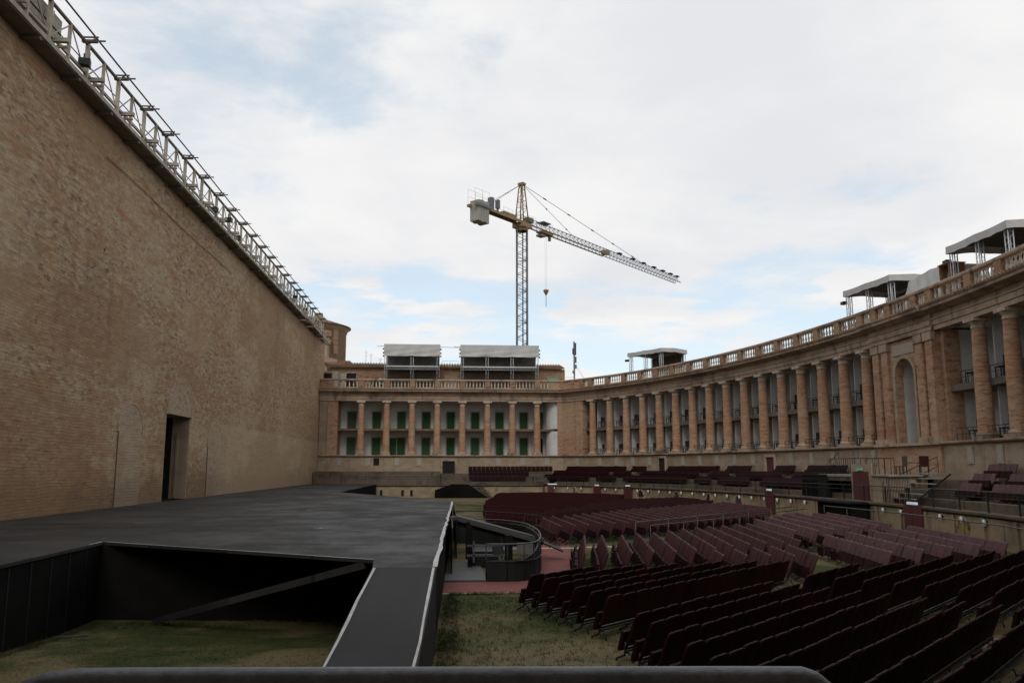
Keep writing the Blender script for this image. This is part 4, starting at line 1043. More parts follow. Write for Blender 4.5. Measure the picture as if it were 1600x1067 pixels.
MB().box((0, -.06, .95), (2.3, .08, 1.9)).build('wall_panel', 'podium_plaster', r_, local=True)
x, y_ = at(81.0, 3.2); r_ = thing('brick_block', (x, y_, 1.17), 'plastered block beside the metal stairs below the pavilion', 'wall', rz=nang(80.6))
MB().box((0, 0, .7), (1.9, 1.9, 1.4)).build('masonry', 'podium_plaster', r_, local=True)
MB().box((0, 0, 1.44), (2.2, 2.1, .08)).build('slab', 'concrete', r_, local=True)
# raised terrace in front of the pavilion with railings
x, y_ = at(76.5, 2.2); r_ = thing('terrace', (x, y_, 2.3), 'pale edged raised terrace in front of the arched pavilion', 'terrace', rz=nang(76.5))
MB().box((0, 0, .26), (9.0, 2.6, .12)).build('terrace_slab', 'concrete', r_, local=True)
MB().box((0, 1.0, .08), (8.8, .5, .24)).build('beam', 'tier_stone', r_, local=True)
def railing(name, pts, h, label, cat='railing', step=.45, group=None, mat='iron', rr=.02, mid=False):
    r_ = thing(name, pts[0], label, cat, group); P0 = Vector(pts[0])
    L_ = [Vector(p) - P0 for p in pts]
    MB().tube([p + Vector((0, 0, h)) for p in L_], rr, 5).build('top_rail', mat, r_, local=True)
    if mid: MB().tube([p + Vector((0, 0, h * .5)) for p in L_], rr * .8, 5).build('mid_rail', mat, r_, local=True)
    me = MB().tube([(0, 0, 0), (0, 0, h)], rr * .8, 5).mesh('post', [MATS[mat].name]) if False else None
    mb = MB(); mb.tube([(0, 0, 0), (0, 0, h)], rr * .8, 5); me = mb.mesh('post', [mat])
    for i in range(len(L_) - 1):
        a, b_ = L_[i], L_[i + 1]; n_ = max(1, int((b_ - a).length / step))
        for k in range(n_ + (1 if i == len(L_) - 2 else 0)): place(me, 'post', r_, a.lerp(b_, k / n_))
    return r_
def A3(s_, n, z): return (*at(s_, n), z)
railing('terrace_railing', [A3(72.3, 2.9, 2.63), A3(76.3, 3.3, 2.63), A3(76.3, 1.2, 2.63)], .9, 'black barred railing at the left half of the raised terrace', step=.32)
railing('terrace_railing', [A3(77.6, 3.3, 2.63), A3(80.8, 3.3, 2.63)], .85, 'black open frame railing at the right half of the raised terrace', step=.85)
railing('terrace_railing', [A3(79.0, 1.9, 2.63), A3(80.8, 1.9, 2.63)], .62, 'short low black railing behind the open frame railing', step=.9)
railing('stair_railing', [A3(81.3, 4.2, 1.3), A3(81.3, 1.3, 2.6)], .95, 'sloping black handrail on the left side of the metal stairs', step=.5, mid=True)
railing('stair_railing', [A3(82.0, 4.3, 1.3), A3(84.4, 4.3, 1.3)], 1.25, 'upright black barred guard in front of the metal stairs', step=.16, mid=True)
r_ = thing('metal_stairs', A3(83.1, 2.9, 1.3), 'open metal stairs with pale treads right of the plastered block', 'stairs', rz=nang(83.1))
for k in range(6): MB().box((.35, 1.0 - k * .30, .22 + k * .24), (2.7, .26, .045)).build('tread', 'concrete', r_, local=True)
for dx in (-1.02, 1.72): MB().bar((dx, 1.1, .1), (dx, -.7, 1.4), .03, .07).build('stringer', 'iron', r_, local=True)
for j, (s_, n_) in enumerate(((79.9, 2.5), (80.5, 1.6))):
    x, y_ = at(s_, n_); r_ = thing('plastic_chair', (x, y_, 2.63), ('grey plastic chair standing on the terrace behind the black frame railing', 'worn reddish chair at the right end of the terrace')[j], 'chair', rz=nang(s_) + j)
    mt = ('panel_gray', 'seat_lighter')[j]
    MB().box((0, 0, .44), (.46, .44, .05)).build('seat', mt, r_, local=True); MB().box((0, -.21, .72), (.46, .05, .5)).build('backrest', mt, r_, local=True)
    for dx in (-.2, .2):
        for dy in (-.18, .18): MB().box((dx, dy, .21), (.04, .04, .42)).build('leg', 'iron', r_, local=True)
x, y_ = at(71.2, 2.2); r_ = railing('stair_railing', [A3(70.6, 2.2, 2.42), A3(72.2, 2.2, 3.1)], .8, 'small slanting railing left of the raised terrace', step=.5)

# long pale handrails across the lawn
railing('handrail', [(7.2, 31.6, 0), (12.5, 37.2, 0), (18.3, 43.4, 0)], .95, 'farther of the two long thin grey handrails between seat blocks', step=2.2, mat='hand_rail', rr=.022, group='long handrails')
railing('handrail', [(7.6, 30.9, 0), (12.9, 36.2, 0), (18.9, 42.8, 0)], .88, 'nearer of the two long thin grey handrails between seat blocks', step=2.4, mat='hand_rail', rr=.020, group='long handrails')
railing('handrail', [(20.1, 43.4, 0), (20.2, 36, 0), (19.4, 28, 0), (17.6, 21.5, 0)], 1.0, 'long grey handrail at the foot of the right hand low wall', step=2.3, mat='hand_rail', rr=.026, group='long handrails')

# ------------------------------------------------------------------ orchestra pit, gangway
pit = thing('orchestra_pit', (2, 27, 0), 'rounded black orchestra pit enclosure beside the stage', 'pit wall')
ring = [(1.1, 22.7), (1.85, 22.65), (2.35, 23.0), (2.65, 23.9), (2.88, 25.5), (3.02, 27.5), (3.0, 29.5), (2.85, 31.2), (2.2, 32.9), (1.2, 33.8), (.45, 34.0)]
rs = []
for i in range(len(ring) - 1):
    for k in range(4):
        p0 = Vector(ring[max(i - 1, 0)]); p1 = Vector(ring[i]); p2 = Vector(ring[i + 1]); p3 = Vector(ring[min(i + 2, len(ring) - 1)]); t = k / 4
        q = .5 * ((2 * p1) + (p2 - p0) * t + (2 * p0 - 5 * p1 + 4 * p2 - p3) * t * t + (3 * p1 - p0 - 3 * p2 + p3) * t ** 3); rs.append((q.x, q.y))
rs.append(ring[-1])
def ribbon(pts, hfun, th, mat, name, par):
    mb = MB(); V = []
    for i, (x, y_) in enumerate(pts):
        a = pts[max(i - 1, 0)]; b_ = pts[min(i + 1, len(pts) - 1)]; L_ = hypot(b_[0] - a[0], b_[1] - a[1]); n = ((b_[1] - a[1]) / L_, -(b_[0] - a[0]) / L_); h = hfun(i / (len(pts) - 1))
        V += [(x, y_, 0.01), (x, y_, h), (x - n[0] * th, y_ - n[1] * th, h), (x - n[0] * th, y_ - n[1] * th, .01)]
    F_ = []
    for i in range(len(pts) - 1):
        for k in range(4): F_.append((i * 4 + k, i * 4 + (k + 1) % 4, i * 4 + 4 + (k + 1) % 4, i * 4 + 4 + k))
    F_ += [(0, 1, 2, 3), tuple(reversed(range(4 * len(pts) - 4, 4 * len(pts))))]
    mb.add(V, F_); return mb.build(name, mat, par)
ribbon(rs, lambda t: .52 + .36 * min(1, max(0, (t - .12) / .2)), .05, 'black_paint', 'curved_wall', pit)
MB().tube([(x, y_, .98) for x, y_ in rs], .022, 6).build('top_rail', 'hand_rail', pit)
MB().tube([(x + .03, y_ - .03, .54) for x, y_ in rs[:18]], .014, 6).build('lower_rail', 'iron', pit)
pp = MB().tube([(0, 0, 0), (0, 0, .98)], .018, 5).mesh('post', ['iron'])
for i in range(0, len(rs), 3): place(pp, 'post', pit, Vector((rs[i][0], rs[i][1], .01)) - pit.location)
gw = thing('gangway', (1.6, 28.6, 0), 'grey sloping gangway from the stage edge down over the orchestra pit', 'gangway')
MB().bar((.32, 29.5, 1.30), (3.1, 28.2, .62), .75, .10).build('deck', 'panel_gray', gw)
MB().bar((.32, 29.1, 1.31), (3.25, 27.8, .63), .04, .13).build('edge_trim', 'hand_rail', gw)
MB().bar((.5, 29.45, 1.12), (3.2, 28.25, .50), .6, .16).build('joist', 'black_board', gw)
MB().bar((3.25, 28.0, .55), (3.9, 27.9, .28), .6, .05).build('lip', 'black_paint', gw)
for xq, hq in ((.75, 1.1), (1.9, .8), (2.9, .55)): MB().box((xq, 29.1 - xq * .3, hq / 2), (.08, .08, hq)).build('leg', 'black_paint', gw)
fr_ = thing('platform_rig', (1.2, 25.5, 0), 'black metal platform frame with grey boards under the gangway', 'frame')
MB().box((.75, 25.6, .62), (.14, .14, 1.24)).box((.75, 28.3, .6), (.14, .14, 1.2)).box((1.9, 25.4, .5), (.22, .3, 1.0)).build('upright', 'black_board', fr_)
MB().box((1.3, 25.3, .42), (1.3, .05, .06)).box((1.3, 25.3, .70), (1.3, .05, .05)).box((.85, 25.3, .52), (.05, .05, .6)).build('crossbar', 'hand_rail', fr_)
MB().box((2.1, 27.4, .40), (.9, .9, .06)).box((2.5, 26.5, .5), (.5, .05, .35)).build('board', 'pit_board', fr_)
MB().box((1.2, 26.6, .25), (.9, 1.4, .45)).build('case', 'black_paint', fr_)
r_ = thing('music_stand', (1.55, 24.6, 0.01), 'small black music stand inside the orchestra pit', 'music stand', rz=.6)
MB().tube([(0, 0, 0), (0, 0, .55)], .015, 5).tube([(0, 0, .15), (.18, .1, 0)], .012, 4).tube([(0, 0, .15), (-.18, .1, 0)], .012, 4).tube([(0, 0, .15), (0, -.2, 0)], .012, 4).build('stand', 'iron', r_, local=True)
MB().bar((-.2, .02, .62), (.2, .02, .62), .02, .24, (0, .3, 1)).build('desk', 'iron', r_, local=True)
railing('pit_railing', [(.45, 36.8, 0), (1.7, 36.2, 0), (3.2, 34.2, 0), (3.9, 31.5, 0)], 1.15, 'thin dark railing behind the orchestra pit', step=1.3, rr=.018)

# black-clad stairs from the far doorway
r_ = thing('clad_stairs', (1.3, 85, 0.004), 'black clad stairs spreading down from the dark doorway at the far end', 'stairs')
MB().add([(-1.1, 84.2, 0), (4.3, 84.2, 0), (2.3, 84.2, 1.32), (.6, 84.2, 1.36), (-1.1, 84.2, .75), (-1.1, 85.6, 0), (4.3, 85.6, 0), (2.3, 85.6, 1.32), (.6, 85.6, 1.36), (-1.1, 85.6, .75)],
         [(0, 1, 2, 3, 4), (9, 8, 7, 6, 5), (1, 6, 7, 2), (2, 7, 8, 3), (3, 8, 9, 4), (4, 9, 5, 0), (0, 5, 6, 1)]).build('cladding', 'black_board', r_)
MB().bar((4.6, 84.1, .05), (1.6, 84.6, 2.0), .04).bar((4.6, 84.1, .35), (3.0, 84.4, 1.4), .03).build('handrail', 'iron', r_)
for k in range(4): MB().box((3.6 - k * .1, 85.0 + k * .25, .12 + .27 * k), (1.9 - .2 * k, .3, .24)).build('step', 'tier_stone', r_)

# ------------------------------------------------------------------ behind the far wing: terrace building, church apse
at_ = thing('rooftop_building', (0, 97, 0), 'low brick attic building with tiled eaves behind the far balustrade', 'building')
MB().box((0, 98.4, 7.2), (27.6, 5.0, 14.4)).box((0, 99.2, 14.65), (27.5, 2.4, .5)).build('wall', 'attic_brick', at_)
rf = MB(); rf.add([(-13.9, 95.5, 14.42), (13.7, 95.5, 14.42), (13.7, 98.5, 15.0), (-13.9, 98.5, 15.0), (-13.9, 95.5, 14.58), (13.7, 95.5, 14.58), (13.7, 98.5, 15.2), (-13.9, 98.5, 15.2)], [(0, 3, 2, 1), (4, 5, 6, 7), (0, 1, 5, 4), (1, 2, 6, 5), (3, 0, 4, 7), (2, 3, 7, 6)])
q = -13.8
while q < 13.7: rf.tube([(q, 95.4, 14.63), (q, 98.4, 15.25)], .09, 5); q += .32
rf.build('roof', 'tile', at_)
MB().box((-12.0, 97, 14.9), (1.5, 1.5, .7)).build('roof_hump', 'tile', at_)
def rdoor(x, w_, z0, z1, mat, nm='door'):
    MB().box((x, 95.86, (z0 + z1) / 2), (w_, .06, z1 - z0)).build(nm, mat, at_)
    MB().box((x, 95.85, z1 + .06), (w_ + .3, .1, .12)).box((x - w_ / 2 - .07, 95.85, (z0 + z1) / 2), (.14, .1, z1 - z0)).box((x + w_ / 2 + .07, 95.85, (z0 + z1) / 2), (.14, .1, z1 - z0)).build('door_frame', 'stone', at_)
rdoor(-11.0, 1.1, 11.6, 13.75, 'dark_void'); rdoor(12.4, 1.25, 11.6, 13.5, 'pale_green'); rdoor(.35, 1.3, 11.6, 13.5, 'niche_plaster'); rdoor(9.6, .6, 12.9, 13.4, 'white_paint', 'window')
MB().box((-12.1, 95.8, 12.8), (1.1, .05, 1.9)).build('open_leaf', 'plaque', at_)
x_ = -13.2
r_ = thing('stucco_chimney', (-13.5, 94.6, 11.6), 'pale stuccoed block with a small framed window beside the brick wall corner', 'wall')
MB().box((-13.3, 94.9, 12.7), (2.0, 1.0, 2.2)).build('block', 'plaque', r_)
MB().box((-13.5, 94.36, 13.25), (.95, .06, .55)).build('window', 'dark_void', r_)
MB().box((-13.5, 94.34, 13.6), (1.2, .1, .1)).box((-13.5, 94.34, 12.9), (1.2, .1, .1)).box((-14.05, 94.34, 13.25), (.1, .1, .6)).box((-12.95, 94.34, 13.25), (.1, .1, .6)).build('window_frame', 'stone', r_)
for j, (xa, za) in enumerate(((-8.3, 12.75), (-7.4, 12.8))):
    r_ = thing('air_conditioner', (xa, 95.3, za), ('left dark', 'right pale')[j] + ' air conditioning unit on the roof terrace left of the scaffold booths', 'air conditioner')
    MB().box((0, 0, 0), (.75, .4, .65)).build('casing', ('panel_gray', 'white_paint')[j], r_, local=True)
    f = MB(); f.lathe([(0, 0), (.26, 0), (.28, .02)], 16); f.v = [(a, -.21 - c, b) for a, b, c in f.v]; f.build('fan_grille', 'iron', r_, local=True)
    MB().box((-.3, 0, -.62), (.06, .3, .6)).box((.3, 0, -.62), (.06, .3, .6)).build('bracket', 'gray_steel', r_, local=True)
for j, (xa, h) in enumerate(((-9.7, 1.7), (-9.1, 1.4), (-8.0, .8), (-6.9, .7))):
    if j == 3: continue
    o = MB().tube([(0, 0, 0), (0, 0, h)], .025, 5).tube([(-.25, 0, h * .85), (.25, 0, h * .85)], .015, 4).tube([(-.15, 0, h * .65), (.15, 0, h * .65)], .015, 4).build('tv_antenna', 'gray_steel', None, (xa, 99, 15.15))
    tag(o, ('tallest, leftmost', 'middle', 'shortest, rightmost')[j] + ' of three thin aerials on the tiled roof', 'antenna', 'roof aerials')

# scaffold booths
def booth(x0, x1, n, label):
    r_ = thing('scaffold_booth', ((x0 + x1) / 2, 93.4, 11.6), label, 'booth', 'grey scaffold booths above the far colonnade')
    zt, zs_ = 16.75, 14.15
    # hanging front sheet with folds
    mb = MB(); NX, NZ = 60, 8; V = []
    for j in range(NZ + 1):
        for i in range(NX + 1):
            u, v = i / NX, j / NZ
            sag = .10 * sin(pi * ((u * n * 1.0) % 1.0)) * v + .02 * sin(u * 37) * v
            y_ = 92.72 - .05 * sin(u * 23 + 3 * v) * v - .10 * v * abs(sin(pi * u * n)) - .04 * sin(9 * u + 14 * v) * v
            V.append((x0 - .1 + (x1 - x0 + .2) * u, y_, zt - 1.32 * v - sag * .6))
    o_ = len(V); V += [(a, b + .03, c) for a, b, c in V]
    F_ = []
    for j in range(NZ):
        for i in range(NX):
            a = j * (NX + 1) + i; F_.append((a, a + NX + 1, a + NX + 2, a + 1)); a += o_; F_.append((a, a + 1, a + NX + 2, a + NX + 1))
    mb.smooth = True; mb.add(V, F_); mb.build('front_sheet', 'tarp', r_)
    MB().add([(x0 - .1, 92.75, zt), (x1 + .1, 92.75, zt), (x1 + .1, 95.2, zt - .3), (x0 - .1, 95.2, zt - .3), (x0 - .1, 92.75, zt - .04), (x1 + .1, 92.75, zt - .04), (x1 + .1, 95.2, zt - .34), (x0 - .1, 95.2, zt - .34)], [(0, 1, 2, 3), (7, 6, 5, 4), (0, 4, 5, 1), (2, 6, 7, 3), (1, 5, 6, 2), (3, 7, 4, 0)]).build('roof_sheet', 'tarp', r_)
    MB().box(((x0 + x1) / 2, 95.15, 15.2), (x1 - x0, .04, 2.4)).build('back_sheet', 'booth_gray', r_)
    MB().box(((x0 + x1) / 2, 94.0, 14.02), (x1 - x0, 2.4, .05)).build('floor_board', 'under_dark', r_)
    MB().box(((x0 + x1) / 2, 95.1, 12.75), (x1 - x0, .04, 2.2)).build('lower_sheet', 'booth_brown', r_)
    MB().box(((x0 + x1) / 2, 92.95, zs_ + .12), (x1 - x0 - .3, .3, .10)).build('counter', 'white_paint', r_)
    tm = MB()
    for dx in (-.14, .14):
        for dy in (0, .3): tm.tube([(dx, dy, 0), (dx, dy, 4.95)], .028, 5)
    for k in range(12):
        sg = 1 if k % 2 else -1; tm.tube([(-.14 * sg, 0, k * .41), (.14 * sg, 0, k * .41 + .41)], .014, 4)
    tme = tm.mesh('truss_post', ['gray_steel'])
    for k in range(n + 1): place(tme, 'truss_post', r_, Vector((x0 + .12 + (x1 - x0 - .24) * k / n, 92.85, 11.61)) - r_.location)
    bm_ = MB()
    for z in (zs_ - .25, zs_ - .02): bm_.tube([(x0, 92.8, z), (x1, 92.8, z)], .03, 5)
    for k in range(int((x1 - x0) / .4)): bm_.tube([(x0 + k * .4, 92.8, zs_ - .25 + (k % 2) * .23), (x0 + k * .4 + .4, 92.8, zs_ - .25 + ((k + 1) % 2) * .23)], .012, 4)
    bm_.build('shelf_truss', 'gray_steel', r_)
    MB().tube([(x0 - .8, 92.7, 16.5), (x0 - .1, 92.7, 16.5)], .03, 5).build('pipe_end', 'gray_steel', r_)
    for k, xx in enumerate((x0 - .16, x1 + .16)):
        f = MB()
        for z in (16.2, 15.75, 15.4): f.box((xx, 92.8, z), (.14, .2, .16))
        f.build('clamp', 'iron', r_)
booth(-7.0, -.9, 2, 'shorter two bay scaffold booth with grey sheet, left on the far roof terrace')
booth(1.55, 10.3, 3, 'longer three bay scaffold booth with grey sheet, in front of the crane mast')
o = MB().tube([(-.8, 92.72, 16.46), (1.4, 92.72, 16.40)], .03, 5).build('link_pipe', 'gray_steel'); tag(o, 'thin horizontal pipe spanning between the two scaffold booths', 'pipe')
railing('terrace_railing', [(-.6, 94.5, 13.9), (1.3, 94.5, 13.9)], 1.2, 'small light metal railing between the two scaffold booths', step=.8, mat='gray_steel', rr=.018, mid=True)

tw = thing('church_apse', (-18.2, 113, 0), 'round plastered church apse with shallow conical roof behind the brick wall', 'tower')
TR = 5.1; TC = (-18.95, 113)
b = MB(); b.lathe([(TR, 0), (TR, 21.1), (TR + .12, 21.15), (TR + .12, 21.35), (TR + .4, 21.6), (TR + .4, 21.75)], 48, (*TC, 0)); b.build('drum', 'tower_plaster', tw)
b = MB(); b.lathe([(TR + .15, 21.5), (TR + .62, 21.76), (TR + .62, 21.86), (2.5, 22.9), (0, 23.5)], 48, (*TC, 0)); b.build('roof', 'tile', tw)
MB().box((-17.3, 110.9, 22.9), (1.0, .9, 1.1)).build('chimney', 'tower_plaster', tw)
for a in (1.62 * pi, 1.79 * pi, 1.45 * pi):
    x, y_ = TC[0] + (TR + .09) * cos(a), TC[1] + (TR + .09) * sin(a)
    MB().box((x, y_, 19.5), (.75, .3, 3.3), a + pi / 2).build('pilaster', 'attic_brick', tw)
for a in (1.70 * pi, 1.54 * pi):
    x, y_ = TC[0] + (TR + .02) * cos(a), TC[1] + (TR + .02) * sin(a)
    MB().box((x, y_, 20.5), (1.5, .12, .7), a + pi / 2).build('panel', 'stone', tw)
    MB().box((x, y_, 20.5), (1.2, .2, .45), a + pi / 2).build('panel_field', 'tower_plaster', tw)
ax_ = thing('lean_to', (-16.6, 107.6, 0), 'plain plastered lean-to with sloping tiled roof in front of the apse', 'building')
MB().box((-16.9, 108.0, 9.4), (2.9, 1.9, 18.8)).build('wall', 'tower_plaster', ax_)
MB().add([(-18.5, 106.9, 18.9), (-15.2, 106.9, 18.7), (-15.2, 109.2, 19.4), (-18.5, 109.2, 20.2), (-18.5, 106.9, 19.05), (-15.2, 106.9, 18.85), (-15.2, 109.2, 19.6), (-18.5, 109.2, 20.4)], [(0, 3, 2, 1), (4, 5, 6, 7), (0, 1, 5, 4), (1, 2, 6, 5), (2, 3, 7, 6), (3, 0, 4, 7)]).build('roof', 'tile', ax_)
MB().box((-16.0, 107.03, 17.4), (.8, .06, 2.5)).build('blind_window', 'plaque', ax_)
o = thing('low_tiled_house', (-15, 103, 0), 'low house with sloping brown tiled roof tucked below the apse', 'house')
MB().box((-15.6, 103.5, 7.9), (4.2, 3, 15.8)).build('wall', 'tower_plaster', o)
MB().add([(-17.8, 101.8, 15.75), (-13.4, 101.8, 15.55), (-13.9, 105, 16.3), (-17.8, 105, 17.2), (-17.8, 101.8, 15.95), (-13.4, 101.8, 15.75), (-13.9, 105, 16.5), (-17.8, 105, 17.4)], [(0, 3, 2, 1), (4, 5, 6, 7), (0, 1, 5, 4), (1, 2, 6, 5), (2, 3, 7, 6), (3, 0, 4, 7)]).build('roof', 'tile', o)

# telecom mast
tm_ = thing('telecom_mast', (16.5, 106, 0), 'slim telecom mast with panel antennas behind the far corner', 'mast')
MB().tube([(16.5, 106, 0), (16.5, 106, 19.3)], .11, 8).build('pole', 'crane_gray', tm_)
for z, dx in ((18.7, .18), (18.0, -.16), (17.9, .17), (16.9, .2)): MB().box((16.5 + dx, 105.9, z), (.16, .2, .8)).build('antenna_panel', 'panel_gray', tm_)
MB().box((16.62, 105.9, 16.0), (.35, .25, .5)).box((16.4, 105.9, 15.3), (.3, .25, .35)).build('equipment_box', 'crane_gray', tm_)
MB().bar((16.6, 106, 16.3), (18.6, 106, 13.2), .03).bar((15.3, 106, 14.6), (16.5, 106, 14.6), .03).build('stay', 'crane_gray', tm_)

# ------------------------------------------------------------------ canopies on the curved roof terrace
def canopy(sa, sb, label):
    s0 = (sa + sb) / 2; x, y_ = at(s0, -2.6); r_ = thing('canopy', (x, y_, 11.61), label, 'canopy', 'grey sheet canopies on the curved roof', nang(s0))
    W_, D_ = (sb - sa), 3.4; zt = 3.3
    # roof sheet: shallow, sagging between posts, valance all round
    mb = MB(); NX, NY = 24, 10; V = []
    for j in range(NY + 1):
        for i in range(NX + 1):
            u, v = i / NX, j / NY; x = (u - .5) * W_; y2 = (v - .5) * D_
            z = zt + .10 * (1 - abs(2 * v - 1)) - .12 * (1 - u) + .16 * (abs(2 * u - 1)) ** 2 * 0 - .07 * sin(pi * (2 * u % 1)) * (1 - v * .4)
            V.append((x, y2, z))
    F_ = [(j * (NX + 1) + i, j * (NX + 1) + i + 1, (j + 1) * (NX + 1) + i + 1, (j + 1) * (NX + 1) + i) for j in range(NY) for i in range(NX)]
    mb.smooth = True; mb.add(V, F_)
    o2 = len(mb.v); mb.cur = 1; mb.add([(a * .99, b * .99, c - .03) for a, b, c in V], [tuple(reversed(f)) for f in F_]); mb.cur = 0  # underside gets a dark colour, the canopy's shade painted in
    mb.smooth = False
    edge = [i for i in range(NX + 1)] + [(j + 1) * (NX + 1) + NX for j in range(NY)] + [NY * (NX + 1) + i for i in range(NX - 1, -1, -1)] + [j * (NX + 1) for j in range(NY - 1, 0, -1)]
    n_ = len(edge); vv = []
    for k, e_ in enumerate(edge):
        a, b_, c = V[e_]; vv += [(a * 1.004, b_ * 1.004, c + .005), (a * 1.012, b_ * 1.012, c - .40 + .02 * sin(k * 1.3))]
    mb.add(vv, [(2 * k, 2 * k + 1, 2 * ((k + 1) % n_) + 1, 2 * ((k + 1) % n_)) for k in range(n_)])
    mb.build('roof_sheet', ['tarp_dark', 'under_dark'], r_, local=True)
    tm2 = MB()
    for dx in (-.13, .13):
        for dy in (-.13, .13): tm2.tube([(dx, dy, 0), (dx, dy, 3.2)], .032, 5)
    for k in range(10):
        sg = 1 if k % 2 else -1
        tm2.tube([(-.13 * sg, .13, k * .32), (.13 * sg, .13, k * .32 + .32)], .012, 4); tm2.tube([(-.13, .13 * sg, k * .32), (-.13, -.13 * sg, k * .32 + .32)], .012, 4)
    me = tm2.mesh('truss_leg', ['gray_steel'])
    for dx in (-W_ / 2 + .25, 0, W_ / 2 - .25): place(me, 'truss_leg', r_, (dx, D_ / 2 - .25, 0))
    for dx in (-W_ / 2 + .25, W_ / 2 - .25): place(me, 'truss_leg', r_, (dx, -D_ / 2 + .25, 0))
    MB().box((0, -D_ / 2 + .3, 1.85), (W_ - .3, .03, 2.0)).build('back_sheet', 'under_dark', r_, local=True)  # dark sheet added to stand for the shaded canopy interior
    mb = MB()
    for z in (.62, 1.15): mb.tube([(W_ / 2 - .5, D_ / 2 - .1, z), (.3, D_ / 2 - .1, z)], .02, 4)
    mb.tube([(W_ / 2 - .5, D_ / 2 - .1, 0), (W_ / 2 - .5, D_ / 2 - .1, 1.15)], .02, 4).tube([(W_ / 2 - 1.4, D_ / 2 - .1, 0), (W_ / 2 - 1.4, D_ / 2 - .1, 1.15)], .02, 4)
    mb.v = [(-a, b, c) if False else (a, b, c) for a, b, c in mb.v]
    mb.build('guard_rail', 'gray_steel', r_, local=True)
    lp = MB().box((W_ / 2 + .35, D_ / 2 - .2, 2.55), (.42, .3, .2)).bar((W_ / 2, D_ / 2 - .2, 2.5), (W_ / 2 + .3, D_ / 2 - .2, 2.55), .05)
    lp.build('spotlight', 'iron', r_, local=True)
canopy(35.9, 41.3, 'small grey sheet canopy far away on the curved roof terrace')
canopy(68.3, 73.8, 'grey sheet canopy above the bays just left of the pavilion')
canopy(79.7, 85.1, 'largest nearest grey sheet canopy at the right edge of the roof')
# wrapped equipment between the two near canopies
s0 = 77.0; x, y_ = at(s0, -1.9); r_ = thing('wrapped_equipment', (x, y_, 11.61), 'grey tarpaulin draped over equipment between the two nearer canopies', 'tarpaulin', rz=nang(s0))
mb = MB(); NX, NZ = 26, 12; V = []
for j in range(NZ + 1):
    for i in range(NX + 1):
        u, v = i / NX, j / NZ; x = 2.3 - u * 4.6 - (.0 if u < .9 else 0)
        top = 2.75 - .25 * abs(2 * u - 1); z = top * (1 - v) + .02
        y2 = .35 + .55 * v + .10 * sin(14 * u + 6 * v) * v + .07 * sin(31 * u - 9 * v) * (.3 + v) - .3 * (1 - abs(2 * u - 1)) * (1 - v) * .3
        V.append((x + (.35 * v if u < .1 else 0), y2, z))
F_ = [(j * (NX + 1) + i, (j + 1) * (NX + 1) + i, (j + 1) * (NX + 1) + i + 1, j * (NX + 1) + i + 1) for j in range(NZ) for i in range(NX)]
mb.smooth = True; mb.add(V, F_)
mb.add([(a, -1.2 + .04 * sin(5 * a), c) for a, b, c in V], [tuple(reversed(f)) for f in F_])
topf = [V[i] for i in range(NX + 1)]; tv = []
for a, b_, c in topf: tv += [(a, b_, c), (a, -1.2 + .04 * sin(5 * a), c)]
mb.add(tv, [(2 * i, 2 * i + 2, 2 * i + 3, 2 * i + 1) for i in range(NX)])
sv = []
for j in range(NZ + 1):
    for i in (0, NX):
        a, b_, c = V[j * (NX + 1) + i]; sv += [(a, b_, c), (a, -1.2 + .04 * sin(5 * a), c)]
mb.add(sv, [(4 * j, 4 * j + 1, 4 * j + 5, 4 * j + 4) for j in range(NZ)] + [(4 * j + 2, 4 * j + 6, 4 * j + 7, 4 * j + 3) for j in range(NZ)])
mb.build('tarpaulin', 'tarp_dark', r_, local=True)
s0 = 79.35; x, y_ = at(s0, -1.4); r_ = thing('wooden_cabinet', (x, y_, 11.61), 'open brown wooden cabinet frame at the right end of the tarpaulin', 'cabinet', rz=nang(s0))
for dx in (-.45, .45): MB().box((dx, 0, 1.2), (.07, .9, 2.4)).build('side_panel', 'wood', r_, local=True)
MB().box((0, 0, 2.44), (1.05, 1.0, .06)).build('top', 'wood', r_, local=True); MB().box((0, -.4, 1.2), (.8, .04, 2.2)).build('back_panel', 'under_dark', r_, local=True)

# ------------------------------------------------------------------ tower crane
CXY = (13.7, 150.0); ZJ = 48.4
cr = thing('tower_crane', (*CXY, 0), 'yellow and grey tower crane with its jib pointing away to the right', 'crane')
def lattice(mb, a, b_, hw, n, r=.055, rb=.035):
    """square lattice column from a to b_ vertical"""
    for dx in (-hw, hw):
        for dy in (-hw, hw): mb.tube([(a[0] + dx, a[1] + dy, a[2]), (b_[0] + dx, b_[1] + dy, b_[2])], r, 4)
    H = (b_[2] - a[2]) / n
    for k in range(n):
        z0, z1 = a[2] + H * k, a[2] + H * (k + 1); sg = 1 if k % 2 else -1
        for d in (-hw, hw):
            mb.tube([(a[0] - hw * sg, a[1] + d, z0), (a[0] + hw * sg, a[1] + d, z1)], rb, 3, False)
            mb.tube([(a[0] + d, a[1] - hw * sg, z0), (a[0] + d, a[1] + hw * sg, z1)], rb, 3, False)
            if k % 6 == 0: mb.tube([(a[0] - hw, a[1] + d, z0), (a[0] + hw, a[1] + d, z0)], rb, 3, False); mb.tube([(a[0] + d, a[1] - hw, z0), (a[0] + d, a[1] + hw, z0)], rb, 3, False)
m0 = MB(); lattice(m0, (*CXY, 0), (*CXY, ZJ - 1), .95, 48, .115, .06)
m0.build('mast', 'crane_gray', cr)
MB().tube([(CXY[0] + .1, CXY[1] - .6, 0), (CXY[0] + .1, CXY[1] - .6, ZJ - 1)], .11, 4).build('ladder', 'iron', cr)
JD = Vector((43.7, 48.0, 0)).normalized(); JN = Vector((JD.y, -JD.x, 0)); O_ = Vector((*CXY, ZJ))
